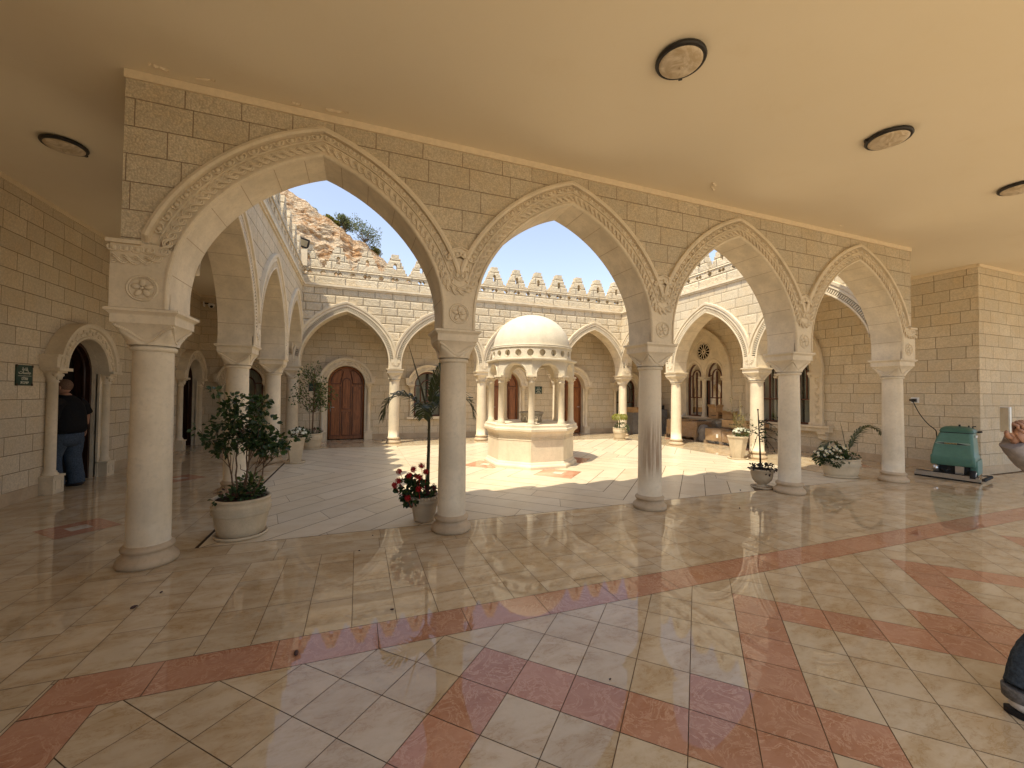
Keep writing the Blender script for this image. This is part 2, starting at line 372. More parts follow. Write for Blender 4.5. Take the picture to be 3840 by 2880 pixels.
for cx,cy in[(KX,2.45),(KX,5.09),(4.2,KY),(6.24,KY)]:
    h=Q-.003;h2=.125
    tile(cf,[(cx-h,cy),(cx,cy-h),(cx+h,cy),(cx,cy+h)],None,1,k(REDM,1.2),.0015 if cx==KX else .0035,.05)
    tile(cf,[(cx-h2,cy),(cx,cy-h2),(cx+h2,cy),(cx,cy+h2)],None,0,(.62,.56,.45),.0055,.02)
tag(cf.build('courtyard_floor',[M['marblec'],M['red'],M['grout']]),kind='structure')
# outside ground to the horizon
gmat=plain('dry_ground',(.52,.42,.29),.95,.1,0,.25,.8)
g=MB();g.poly([(-900,-900,-.06),(900,-900,-.06),(900,900,-.06),(-900,900,-.06)]);tag(g.build('ground',gmat),kind='structure')
# ---------------------------------------------------------------- ceiling
c=MB()
HS=-5.05
for b in[(-2.75,20,HS,-.2),(-2.75,.21,-.2,9.5),(W-.21,XR+.3,-.2,9.5),(.21,W-.21,D-.2,9.5)]:c.box(*b,ZC,ZT+.0)
tag(c.build('ceiling',M['plaster']),kind='structure')
FLK=['curled flake of paint on the ceiling at the far upper left corner of the arcade','longer curled flake of paint second from the upper left corner','tiny flake of ceiling paint above the first arch','long thin flake of paint right of the tiny one above the first arch','angular crack of loose paint on the ceiling between third and fourth arch','small flake next to the angular crack in the ceiling','tiny lifted paint flake above the last arch']
for (x,y,l,a),lb in zip([(.11,-.36,.13,.3),(.42,-.34,.16,-.25),(1.10,-.30,.08,.1),(1.45,-.33,.2,.0),(5.86,-.54,.13,.5),(5.8,-.62,.1,.4),(8.6,-.4,.09,.1)],FLK):
    fk=MB();ca,sa=cos(a),sin(a);pts=[];n=7
    up=[(x+ca*(i/n-.5)*l-sa*rnd.uniform(.0,.018),y+sa*(i/n-.5)*l+ca*rnd.uniform(.004,.02),ZC-rnd.uniform(.004,.02)) for i in range(n+1)]
    lo=[(x+ca*(i/n-.5)*l,y+sa*(i/n-.5)*l-rnd.uniform(0,.008),ZC-.001) for i in range(n+1)]
    fk.add(up+lo,[(i,i+1,n+2+i,n+1+i) for i in range(n)])
    tag(fk.build('paint_flake',M['trimp']),lb,'paint flake','flakes of peeling ceiling paint')
# ---------------------------------------------------------------- arches
AZ,AA,R1,R2,TH1=2.30,1.153,1.25,1.80,R(148)
C1=(-AA+R1,AZ);_n=(cos(TH1),sin(TH1));C2=(C1[0]+_n[0]*(R1-R2),C1[1]+_n[1]*(R1-R2))
TS=.34
def apf(o,t):
    """half arch at offset o: x (negative, relative to the axis), z and outward normal; t=0 spring, t=1 apex"""
    if t<=TS:
        th=PI+(TH1-PI)*t/TS;c=C1;r=R1+o
    else:
        r=R2+o;te=math.acos(max(-1,min(1,-C2[0]/r)));th=TH1+(te-TH1)*(t-TS)/(1-TS);c=C2
    return c[0]+r*cos(th),c[1]+r*sin(th),cos(th),sin(th)
def arc(c,o=0,n=26,u0=None,u1=None):
    L=[(c+x,z) for x,z,_,_ in (apf(o,(i/n)**1.1) for i in range(n+1))]
    L[-1]=(c,L[-1][1]);return L+[(2*c-u,z) for u,z in L[-2::-1]]
def zat(c,u):
    L=arc(c,0,60)
    for (a,b),(d,e) in zip(L,L[1:]):
        if a-1e-9<=u<=d+1e-9 and d>a:return b+(e-b)*(u-a)/(d-a)
    return AZ
def arcade_plate(mb,F,us,ue,cs,mi_face,mi_soff,ztop=ZT,clamp=False):
    o=[]
    for i,c in enumerate(cs):
        A=arc(c)
        if clamp:
            A=[p for p in A if us+.012<p[0]<ue-.012]
            if i==0 and us>c-AA:A=[(us,zat(c,us))]+A
            if i==len(cs)-1 and ue<c+AA:A=A+[(ue,zat(c,ue))]
        if A[0][0]>us+1e-6:
            A=[(A[0][0],2.163)]+A
        if A[-1][0]<ue-1e-6:A=A+[(A[-1][0],2.163)]
        o+=A
    if o[0][0]>us+1e-6:o=[(us,2.163)]+o
    if o[-1][0]<ue-1e-6:o=o+[(ue,2.163)]
    o=o+[(ue,ztop),(us,ztop)]
    mb.mi=mi_face;mb.plate([o],F,-T,T,sm=mi_soff)
def apt(c,sgn,t,o):
    x,z,nx,nz=apf(o,t);return c+sgn*x,z,sgn*nx,nz
def joints(mb,F,c,us,ue,mi,d0=-T,d1=T):
    mb.mi=mi
    for sg in(1,-1):
        for t in(.08,.25,.42,.59,.76,.91):
            a=apt(c,sg,t-.0016,-.0012);b=apt(c,sg,t+.0016,-.0012)
            if us<a[0]<ue and us<b[0]<ue:mb.add([F(a[0],a[1],d0),F(b[0],b[1],d0),F(b[0],b[1],d1),F(a[0],a[1],d1)],[(0,1,2,3)],False)
    mb.mi=0
def sweep(mb,F,c,prof,lo,hi,n=24,zb=2.166,base=0,zcut=0):
    """moulding profile [(offset,depth)] along both halves of the arch c, clamped to [lo,hi]"""
    for sgn in(1,-1):
        rows=[];us_=[]
        for i in range(-1,n+1):
            row=[];ur=[]
            for o,d in prof:
                if i<0:u,z=c+sgn*apf(o,0)[0],zb
                else:
                    x_,z,_,_=apf(o,(i/n)**1.1);u=c+sgn*x_
                row.append(F(min(max(u,lo),hi),z,base+(d if z>zcut or o<.03 else min(d,-.004))));ur.append(min(max(u,lo),hi))
            rows.append(row);us_.append(ur)
        m=len(prof);vs=[p for r in rows for p in r];fs=[]
        for i in range(len(rows)-1):
            for j in range(m-1):
                if min((Vector(rows[i][j])-Vector(rows[i][j+1])).length,9)<1e-6 and (Vector(rows[i+1][j])-Vector(rows[i+1][j+1])).length<1e-6:continue
                if max(abs(us_[i][j]-us_[i][j+1]),abs(us_[i][j]-us_[i+1][j]),abs(us_[i][j]-us_[i+1][j+1]))<1e-6 and us_[i][j] in(lo,hi):continue
                q=(i*m+j,(i+1)*m+j,(i+1)*m+j+1,i*m+j+1);fs.append(q if sgn>0 else q[::-1])
        mb.add(vs,fs,False)
# ---------------------------------------------------------------- front arcade wall
CS=[S*(i+.5) for i in range(4)]
FF=frame((0,0,0),(1,0,0),(0,-1,0))
fw=thing('arcade_wall','shaded front arcade wall of pecked stone blocks with four richly carved pointed arches','arcade wall')
m=MB();arcade_plate(m,FF,-.16,W+.12,CS,0,1);[joints(m,FF,c,-.16,W+.12,2) for c in CS];m.build('wall_masonry',[M['front'],M['soff'],M['crack']],fw)
PF=[(0,-.01),(0,.016),(.006,.028),(.016,.035),(.028,.035),(.036,.018),(.134,.018),(.139,.036),(.149,.036),(.154,.008),(.212,.008),(.218,.05),(.24,.056),(.256,.05),(.266,.046),(.268,-.01)]
for i,c in enumerate(CS):
    m=MB();sweep(m,FF,c,PF,(-.235 if i==0 else c-S/2),(W+.2 if i==3 else c+S/2),base=T,n=44,zcut=2.74);m.build('archivolt',M['stone'],fw)
def chaikin(P,n=2):
    for _ in range(n):
        Q_=[P[0]]
        for a,b in zip(P,P[1:]):
            Q_+=[(a[0]*.75+b[0]*.25,a[1]*.75+b[1]*.25),(a[0]*.25+b[0]*.75,a[1]*.25+b[1]*.75)]
        P=Q_+[P[-1]]
    return P
GO=.086
path=[(-.2,2.56),(.0,2.555),(.09,2.578),(.14,2.645)]
for i,c in enumerate(CS):
    h=[apt(c,1,(j/40),GO)[:2] for j in range(41)];h=[p for p in h if p[1]>2.73];path+=h;path+=[(2*c-u,z) for u,z in h[-2::-1]]
    if i<3:
        ux=c+S/2
        path+=[(ux+.158*cos(a),2.69+.13*sin(a)) for a in[PI*(1+q/8) for q in range(9)]]
path+=[(W-.14,2.645),(W-.09,2.578),(W,2.555),(W+.2,2.56)]
path=chaikin(path,2)
# resample by arc length
def resample(P,ds):
    out=[P[0]];acc=0
    for a,b in zip(P,P[1:]):
        L=math.hypot(b[0]-a[0],b[1]-a[1])
        while acc+L>=ds:
            f=(ds-acc)/L;a=(a[0]+(b[0]-a[0])*f,a[1]+(b[1]-a[1])*f);out.append(a);L=math.hypot(b[0]-a[0],b[1]-a[1]);acc=0
        acc+=L
    return out
PP=resample(path,.0125);m=MB()
for ph in(0,PI):
    for w_ in(-.0078,.0078):
        pts=[]
        for q in range(len(PP)):
            a=PP[max(q-1,0)];b=PP[min(q+1,len(PP)-1)];tx,tz=b[0]-a[0],b[1]-a[1];L=math.hypot(tx,tz) or 1;nx,nz=-tz/L,tx/L
            s_=2*PI*q*.0125/.15+ph;of=.026*cos(s_)+w_
            pts.append(FF(PP[q][0]+nx*of,PP[q][1]+nz*of,T+.029+.009*sin(s_)))
        m.tube(pts,.0076,5)
for q in range(3,len(PP)-3,6):
    a=PP[q];m.ell(FF(a[0],a[1],T+.028),(.011,0,0),(0,-.014,0),(0,0,.011),6,4)
m.build('guilloche_carving',M['stone'],fw)
eg=MB()
def egg(u,z,nx,nz,s_=1,d=.014):
    """leaf-and-dart unit: long axis along the normal (nx,nz)"""
    tx,tz=-nz,nx
    X=Vector(FF(tx,tz,0))-Vector(FF(0,0,0));N=Vector(FF(nx,nz,0))-Vector(FF(0,0,0))
    C_=Vector(FF(u,z,T+d));eg.ell(C_,X*.026*s_,N*.029*s_,Vector((0,-.018,0)),6,4)
    pts=[C_+X*(.042*s_*sin(a))+N*(-.028*s_*cos(a)+.004) +Vector((0,-.012,0)) for a in[-2.2+4.4*j/8 for j in range(9)]]
    eg.tube(pts,.0080,5,False)
for i,c in enumerate(CS):
    for sg in(1,-1):
        n=19
        for j in range(n):
            u,z,nx,nz=apt(c,sg,(j+.5)/n,.182)
            if z<2.82 or (z<2.95 and not((i==0 and sg==1) or(i==3 and sg==-1))):continue
            egg(u,z,nx,nz)
for u in(-.19,-.115,-.04,.03):egg(u,2.645,.0,1)
for u in(.19,.115,.04,-.03):egg(W+u,2.645,.0,1)
for i in range(1,4):
    for q in(-.115,-.04,.04,.115):egg(S*i+q,2.965-.5*abs(q),(.35 if q>0 else -.35),.93,1,.040)
eg.build('leaf_and_dart_carving',M['stone'],fw)
def rosette(mb,F,u,z,d,r):
    mb.tube([F(u+r*cos(a),z+r*sin(a),d) for a in[2*PI*j/24 for j in range(25)]],.010,5,False)
    mb.tube([F(u+r*.86*cos(a),z+r*.86*sin(a),d) for a in[2*PI*j/24 for j in range(25)]],.006,4,False)
    o=Vector(F(u,z,d));X=Vector(F(u+1,z,d))-o;Z=Vector((0,0,1));N=Vector(F(u,z,d+1))-o
    for j in range(5):
        a=PI/2+2*PI*j/5;e=X*cos(a)+Z*sin(a);f=X*-sin(a)+Z*cos(a)
        mb.ell(o+e*r*.45,e*r*.36,f*r*.24,N*.012,8,4)
    mb.ell(o,X*r*.13,Z*r*.13,N*.02,8,4)
for i in range(5):
    x=S*i;m=MB();lo,hi=(-.165,.165)
    if i==0:lo=-.215
    if i==4:hi=.185
    # impost block plate following the arch flanks
    P=[(x+lo,2.166),(x+hi,2.166)]
    if i<4:P+=[(x+.165,2.35),(x+.18,2.55),(x+.205,2.66)]
    else:P+=[(x+.185,2.70)]
    if i not in(0,4):P+=[(x+.17,2.8),(x+.13,2.88),(x,2.92),(x-.13,2.88),(x-.17,2.8)]
    if i==0:P+=[(x+.09,2.70)]
    if i==4:P+=[(x-.09,2.70)]
    if i>0:P+=[(x-.205,2.66),(x-.18,2.55),(x-.165,2.35)]
    else:P+=[(x-.215,2.70)]
    m.plate([P],FF,T-.005,T+.021,back=False)
    rosette(m,FF,x,2.33,T+.023,.1)
    if i not in(0,4):
        m.plate([[(x-.15,2.90),(x,2.955),(x+.15,2.90),(x+.10,2.99),(x,3.035),(x-.10,2.99)]],FF,T-.005,T+.036,back=False)
        m.tube([FF(x-.112,2.985,T+.048),FF(x,3.03,T+.05),FF(x+.112,2.985,T+.048)],.009,5)
        sh=[(-.118,2.85),(-.11,2.74),(-.085,2.645),(0,2.60),(.085,2.645),(.11,2.74),(.118,2.85),(0,2.895),(-.118,2.85)]
        m.tube([FF(x+a*.95,b,T+.023) for a,b in sh],.006,4)
        for a,b in[(0,2.775),(-.028,2.73),(.028,2.73)]:
            m.tube([FF(x+a+.029*cos(q),b+.029*sin(q),T+.026) for q in[2*PI*j/12 for j in range(13)]],.006,4,False)
            m.ell(FF(x+a,b,T+.03),(.022,0,0),(0,-.011,0),(0,0,.022),6,4)
        m.tube([FF(x+.066*cos(q),2.745+.066*sin(q),T+.032) for q in[2*PI*j/18 for j in range(19)]],.0055,4,False)
        for a,b in[(-.085,2.84),(.085,2.84),(-.09,2.78),(.09,2.78),(-.075,2.68),(.075,2.68),(-.04,2.855),(.04,2.855)]:m.ell(FF(x+a,b,T+.03),(.014,0,0),(0,-.01,0),(0,0,.014),6,4)
    else:
        e=-1 if i==0 else 1
        m.plate([[(x+e*.2,2.685),(x+e*.01,2.685),(x+e*.01,2.715),(x+e*.2,2.715)]] if e>0 else [[(x-.235,2.685),(x-.01,2.685),(x-.01,2.715),(x-.235,2.715)]],FF,T-.01,T+.05)
    m.build('impost_block',M['stone'],fw)
m=MB();m.plate([[(-.165,4.068),(W+.125,4.068),(W+.125,4.138),(-.165,4.138)]],FF,T-.01,T+.02);m.build('cornice_strip',M['trimp'],fw)
# ---------------------------------------------------------------- courtyard arcade walls
HEX=[(.055*cos(a),.07*sin(a)) for a in[PI/6+PI/3*j for j in range(6)]]
def hexh(u,z):return[(u+.075*cos(a),z+.068*sin(a)) for a in[PI/3*j for j in range(6)]]
def diam(u,z):return[(u,z-.07),(u+.062,z),(u,z+.07),(u-.062,z)]
def dhole(u,z):
    return[(u-.115,z),(u-.055,z-.068),(u,z-.012),(u+.055,z-.068),(u+.115,z),(u+.055,z+.068),(u,z+.012),(u-.055,z+.068)]
MS=W/14
def merlon_mb(F,u):
    m=MB();st=[(.345,4.872,4.965),(.295,4.965,5.07),(.245,5.07,5.175),(.195,5.175,5.275),(.15,5.275,5.385),(.105,5.385,5.49)]
    R_=[];
    for w_,a,b in st:q_=w_*rnd.uniform(.96,1.04);R_+=[(u+q_,a),(u+q_,b)]
    L=[(2*u-x,z) for x,z in R_[::-1]]
    h=[(u-.05,5.03),(u+.05,5.03),(u+.05,5.18)]+[(u+.05*cos(a),5.18+.06*sin(a)) for a in(PI*.25,PI*.5,PI*.75)]+[(u-.05,5.18)]
    m.plate([R_+L,h],F,-.02,.2);return m
def courtside(name,label,F,us,ue,cs,lo,hi,fm,pm,merl,arch_lo,arch_hi,mi_n=14,n_dent=44):
    w=thing(name,label,'arcade wall')
    m=MB();arcade_plate(m,F,us,ue,cs,0,1,clamp=True);[joints(m,F,c,us,ue,2) for c in cs];m.build('wall_masonry',[M[fm],M['soff'],M['crack']],w)
    PR=[(0,-.01),(0,.018),(.01,.026),(.035,.026),(.042,.0),(.125,.0),(.132,.028),(.15,.036),(.18,.03),(.2,.018),(.21,.05),(.262,.056),(.268,.05),(.27,-.01)]
    for i,c in enumerate(cs):
        m=MB();l=max(c-S/2,arch_lo);h=min(c+S/2,arch_hi);sweep(m,F,c,PR,l,h,base=T,n=18)
        for sg in(1,-1):
            for j in range(n_dent):
                u,z,nx,nz=apt(c,sg,(j+.5)/n_dent,.083)
                if not(l+.035<u<h-.035) or (abs(u-(c-sg*S/2))<.045):continue
                o=Vector(F(0,0,0));e=Vector(F(nx,nz,0))-o;f=Vector(F(-nz,nx,0))-o;N=(Vector(F(0,0,1))-o)
                m.obox(Vector(F(u,z,T+.011)),e*.038,f*.0125,N*.013)
        m.build('archivolt',M['stone'],w)
    m=MB()
    for ax in sorted(set(round(v,4) for c in cs for v in(c-S/2,c+S/2))):
            if lo-.01<=ax<=hi+.01:
                q=[(ax-.16,2.166),(ax+.16,2.166),(ax+.165,2.32),(ax+.12,2.42),(ax,2.46),(ax-.12,2.42),(ax-.165,2.32)]
                m.plate([q],F,T-.005,T+.03,back=False)
                for j in range(7):
                    a=PI+PI*(j+.5)/7;m.tube([F(ax+.035*cos(a),2.36+.035*sin(a),T+.032),F(ax+.1*cos(a),2.36+.1*sin(a),T+.034)],[.004,.013],5)
                m.tube([F(ax+.12*cos(a),2.36+.12*sin(a),T+.03) for a in[PI+PI*j/12 for j in range(13)]],.009,5)
    m.build('impost_carving',M['stone'],w)
    m=MB();m.plate([[(us,4.335),(ue,4.335),(ue,4.375),(us,4.375)]],F,-T,T+.03);m.plate([[(us,4.375),(ue,4.375),(ue,4.43),(us,4.43)]],F,-T,T+.06);m.build('cornice',M['soff'],w)
    P=[[(us,4.43),(ue,4.43),(ue,4.84),(us,4.84)]];cc=us
    kx=0;u=merl
    while u<ue:
        if us+.1<u<ue-.1:P.append(dhole(u,4.745))
        if us+.12<u+MS/2<ue-.12:P.append(hexh(u+MS/2,4.745))
        u+=MS
    m=MB();m.plate(P,F,.0,T-.01);m.plate([[(us,4.84),(ue,4.84),(ue,4.872),(us,4.872)]],F,-.02,T+.012);m.build('parapet',M[pm],w)
    m=MB();m.plate([[(us,4.872),(ue,4.872),(ue,4.96),(us,4.96)]],F,-.12,-.021);m.build('coping',M['dome'],w)
    u=merl
    while u<ue:
        if us+.28<u<ue-.28:merlon_mb(F,u).build('merlon',M[pm],w)
        u+=MS
    return w
FB=frame((0,D,0),(1,0,0),(0,-1,0));FLf=frame((0,0,0),(0,1,0),(1,0,0));FR=frame((W,0,0),(0,1,0),(-1,0,0))
bw=courtside('arcade_wall','sunlit back arcade wall with stepped battlements and four arches behind the domed kiosk',FB,-.22,W+.22,CS,0,W,'courtx','parx',.33,-.0,W)
lw=courtside('arcade_wall','shaded left arcade wall with three arches receding beside the potted trees',FLf,T+.002,D-T-.002,CS[:3],S-.1,2*S+.1,'courty','pary',.45,T+.002,D-T-.04)
rw=courtside('arcade_wall','bright right arcade wall with three arches in front of the wrapped pallets',FR,T+.002,D-T-.002,CS[:3],S-.1,2*S+.1,'courty','pary',.45,T+.002,D-T-.04)
# parapet of the front arcade, facing the court
FI=frame((0,0,0),(1,0,0),(0,1,0))
m=MB();m.plate([[(-.2,4.342),(W+.2,4.342),(W+.2,4.43),(-.2,4.43)]],FI,-T,T+.05)
P=[[(-.2,4.43),(W+.2,4.43),(W+.2,4.84),(-.2,4.84)]]
for j in range(14):P+=[dhole(.38+MS*j,4.745)]+([hexh(.38+MS*(j+.5),4.745)] if j<13 else [])
m.plate(P,FI,0,T-.01);m.plate([[(-.2,4.84),(W+.2,4.84),(W+.2,4.872),(-.2,4.872)]],FI,-.02,T+.01);m.build('parapet',M['parx'],fw)
for j in range(14):merlon_mb(FI,.38+MS*j).build('merlon',M['parx'],fw)
m=MB();m.box(.06,.32,D-T-.04,D-T+.14,4.875,5.32);m.build('corner_pier',M['soff'],bw)
# roof covering over the porticoes
# ---------------------------------------------------------------- columns
def capr(t,a):
    """radius of capital at height fraction t and angle a: circle -> rounded square, flaring"""
    r0=.145;hs=.145+.072*(t**2.4);n=2+14*t**2.0
    return hs/((abs(cos(a))**n+abs(sin(a))**n)**(1/n))
def capital_mb():
    m=MB();N=96;vs=[];H=22
    def lip(t,a):
        q=((a+PI/4)%(PI/2))/(PI/4)-1     # -1..1 across one face
        zc=.16+.72*abs(q)**1.6;x=(zc-t)/.05;zc2=.02+.66*abs(q)**1.25;x2=(zc2-t)/.05
        return .019*max(0,min(1,x+.5))+.011*max(0,min(1,x2+.5))-.009*math.exp(-((x-1.6)**2)*.6)
    for i in range(H+1):
        t=i/H;z=1.872+.175*t
        for j in range(N):
            a=2*PI*j/N;r=capr(t,a)+lip(t,a)*min(1,(1-t)*4+.15);vs.append((r*cos(a),r*sin(a),z))
    m.add(vs,[(i*N+j,i*N+(j+1)%N,(i+1)*N+(j+1)%N,(i+1)*N+j) for i in range(H) for j in range(N)],True)
    m.box(-.217,.217,-.217,.217,2.045,2.112)
    pr=[(.218,2.112),(.222,2.12),(.238,2.135),(.247,2.142),(.247,2.163)]
    s2=sqrt(2);m.lathe([(r*s2,z) for r,z in pr],4,ph=PI/4)
    m.lathe([(.146,1.822),(.158,1.83),(.163,1.846),(.158,1.862),(.146,1.872)],40,cap=False)
    for q in range(4):
        for off in(0,.05):
            P=[]
            for j in range(17):
                s_=-1+2*j/16;a=q*PI/2+s_*(PI/4-.02-off*.5);t=.18+off*1.2+.70*abs(s_)**1.7*(1-off*2.6);r=capr(min(t,1),a)+.013
                P.append((r*cos(a),r*sin(a),1.872+.175*t))
            m.tube(P,.010 if off==0 else .006,5)
        a=q*PI/2+PI/4
        m.tube([((capr(t,a)+.002)*cos(a),(capr(t,a)+.002)*sin(a),1.872+.175*t) for t in[.0,.2,.4,.6,.8,.98]],[.002,.006,.007,.007,.006,.003],5)
    return m
def shaft_prof():return[(.157,.178),(.153,.19)]+[(.1525-.0125*(i/8)**1.3,.19+1.635*i/8) for i in range(9)]
def base_prof():return[(.20,0),(.212,.008),(.217,.03),(.212,.052),(.198,.068),(.176,.088),(.167,.108),(.17,.122),(.182,.128),(.187,.143),(.182,.158),(.166,.168),(.158,.178)]
c0=None
COLS=[(0,0,'front','leftmost foreground stone column beside the pot with the bushy shrub'),(1,0,'front','second foreground column with the red geranium pot at its foot'),(2,0,'front','third foreground column, its shaft streaked with brown stains'),(3,0,'front','fourth foreground column, standing just right of the small urn'),(4,0,'front','last foreground column at the right, nearest the green floor scrubber'),
(0,1,'left','left arcade column directly behind the bushy shrub'),(0,2,'left','left arcade column behind the square tapered flower pot'),(0,3,'left','column in the far left corner of the court behind the slim potted tree'),
(1,3,'back','sunlit back column between the first wooden door and the arched window'),(2,3,'back','sunlit back column just left of the domed kiosk'),(3,3,'back','back column seen through the right side of the kiosk'),(4,3,'back','column in the far right corner of the court behind the small palm pot'),
(4,2,'right','bright column standing in front of the plastic wrapped pallets'),(4,1,'right','bright right arcade column beside the tall tapered planter')]
for i,j,gk,lab in COLS:
    if c0 is None:
        t=thing('stone_column',lab,'column',(0,0,0));c0=t
        b=MB().lathe(base_prof(),44);b.build('base',M['colbase'],t)
        MB().lathe(shaft_prof(),40,cap=False).build('shaft',M['col'],t)
        capital_mb().build('capital',M['col'],t)
    else:t=dup(c0)
    t.location=(S*i,S*j,0);tag(t,lab,'column',{'front':'columns of the front arcade','left':'columns of the left arcade','back':'columns of the back arcade','right':'columns of the right arcade'}[gk])
    if (i,j)==(2,0):
        for ch in t.children:
            if ch.name.startswith('shaft'):
                ch.data=ch.data.copy();ch.data.materials[0]=M['colstain'];ch['label']='shaft with long brown stains'
def parch(u,hw,z0,zs,rise,n=9):
    L=[];r=(hw*hw+rise*rise)/(2*hw);
    for j in range(n+1):
        te=math.acos((r-hw)/r);a=te*j/n;L.append((u+hw-r+r*cos(a),zs+r*sin(a)))
    return[(u-hw,z0),(u+hw,z0)]+L+[(2*u-x,z) for x,z in L[-2::-1]]
# ---------------------------------------------------------------- portico walls with openings
def round_arch(u,hw,z0,zs,n=14,rise=None):
    rise=rise or hw
    return[(u-hw,z0),(u+hw,z0)]+[(u+hw*cos(PI*j/n),zs+rise*sin(PI*j/n)) for j in range(n+1)]
def opening_mode(outer,doors,F,name,mat,parent,th=.28,sm=None):
    """doors: list of outlines reaching the floor are notched into the outline, others are holes"""
    notch=sorted([d for d in doors if d[0][1]<=.02],key=lambda d:min(p[0] for p in d));hol=[d for d in doors if d[0][1]>.02]
    (u0,z0),(u1,z1)=outer;P=[(u0,z0)]
    for d in notch:
        a=[p for p in d[2:]][::-1];P+=[(d[0][0],z0)]+a+[(d[1][0],z0)]
    Q_=[]
    for p in P+[(u1,z0),(u1,z1),(u0,z1)]:
        if not Q_ or (abs(p[0]-Q_[-1][0])+abs(p[1]-Q_[-1][1]))>1e-6:Q_.append(p)
    m=MB();m.plate([Q_]+hol,F,-th,0,sm=1);return m.build(name,[mat,M['soff']],parent)
FLW=frame((XL,0,0),(0,1,0),(1,0,0));FBW=frame((0,YB,0),(1,0,0),(0,-1,0));FRW=frame((XR,0,0),(0,1,0),(-1,0,0))
DH,DS=.53,1.75
ldoors=[3.98,8.45];bdoors=[1.33,6.55,9.15];bwins=[3.83,11.66,-1.36]
lw2=thing('portico_wall','long shaded stone wall of the left portico with two dark arched doorways','wall')
opening_mode(((HS,0),(9.45,4.14)),[round_arch(y,DH,0,DS) for y in ldoors],FLW,'wall_masonry',M['left'],lw2)
bw2=thing('portico_wall','stone wall behind the back arcade holding brown wooden doors and arched windows','wall')
opening_mode(((XL,0),(XR,4.14)),[round_arch(x,DH,0,DS) for x in bdoors]+[round_arch(x,.45,.70,1.72) for x in bwins],FBW,'wall_masonry',M['backp'],bw2)
def strip(F,a,b,z0,z1,d,name,mat,par):
    m=MB();m.plate([[(a,z0),(b,z0),(b,z1),(a,z1)]],F,-.001,d);return m.build(name,mat,par)
for F,a,b,par in[(FLW,HS,9.16,lw2),(FBW,XL+.02,XR-.02,bw2)]:strip(F,a,b,4.075,4.139,.02,'cornice_strip',M['trimp'],par)
for F,gaps,par,mat in[(FLW,[HS]+[v for y in ldoors for v in(y-.80,y+.80)]+[9.14],lw2,M['left']),(FBW,[XL+.02]+[v for y in bdoors for v in(y-.78,y+.78)]+[XR-.02],bw2,M['backp'])]:
    for q in range(0,len(gaps),2):strip(F,gaps[q],gaps[q+1],.001,.165,.018,'plinth',M['plinth'],par)
# near-black boxes behind the openings, their colour standing in for room shade
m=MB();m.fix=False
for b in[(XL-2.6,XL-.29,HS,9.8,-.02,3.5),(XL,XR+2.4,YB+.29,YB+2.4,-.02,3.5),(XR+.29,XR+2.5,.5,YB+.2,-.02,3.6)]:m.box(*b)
rm=m.build('room_shade_boxes',M['dark']);tag(rm,kind='structure')
# ---------------------------------------------------------------- hood, colonettes, leaf
def half_ring(mb,F,u,r0,prof,zs,n=22,legs=0):
    vs=[];mm=len(prof)
    for i in range(n+1):
        a=PI*i/n
        for o,d in prof:vs.append(F(u+(r0+o)*cos(a),zs+(r0+o)*sin(a),d))
    mb.add(vs,[(i*mm+j,(i+1)*mm+j,(i+1)*mm+j+1,i*mm+j+1) for i in range(n) for j in range(mm-1)],False)
    for e in(0,n):
        q=[vs[e*mm+j] for j in range(mm)];mb.poly(q)
def colonette(F,u,d,z0,z1,par,hasbase=True,r=.062):
    o=Vector(F(u,0,d));t=MB()
    if hasbase:
        P=[(u-.115,0.001),(u+.115,.001),(u+.115,z0-.03),(u-.115,z0-.03)];b=MB();b.plate([P],F,-.02,d+.10)
        b.plate([[(u-.125,z0-.03),(u+.125,z0-.03),(u+.125,z0),(u-.125,z0)]],F,-.02,d+.112)
        b.plate([[(u-.07,.06),(u+.07,.06),(u+.07,z0-.075),(u,z0-.05),(u-.07,z0-.075)],[(u-.055,.075),(u+.055,.075),(u+.055,z0-.085),(u-.055,z0-.085)]],F,d+.095,d+.106)
        b.build('plinth',M['stone'],par)
    t.lathe([(r*1.45,z0),(r*1.5,z0+.02),(r*1.2,z0+.035),(r*1.25,z0+.05),(r,z0+.065),(r*.93,z1-.17),(r*1.12,z1-.165),(r*1.12,z1-.15),(r*.95,z1-.145),(r*1.1,z1-.10),(r*1.5,z1-.05),(r*1.45,z1-.03)],18,o)
    c_=t.build('colonette',M['col'],par)
    c=MB();c.plate([[(u-.105,z1-.03),(u+.105,z1-.03),(u+.105,z1),(u-.105,z1)]],F,d-.09,d+.105)
    o2=o;tx=Vector(F(u+1,0,0))-Vector(F(u,0,0));N=Vector(F(0,0,1))-Vector(F(0,0,0))
    for sx in(-1,1):c.ell(o+Vector((0,0,z1-.06))+tx*.07*sx+N*.06,tx*.026,N*.03,Vector((0,0,.026)),8,5)
    for q in(-.035,0,.035):c.ell(o+Vector((0,0,z1-.09))+tx*q+N*.068,tx*.015,N*.02,Vector((0,0,.045)),6,4)
    c.build('capital',M['stone'],c_);return c_
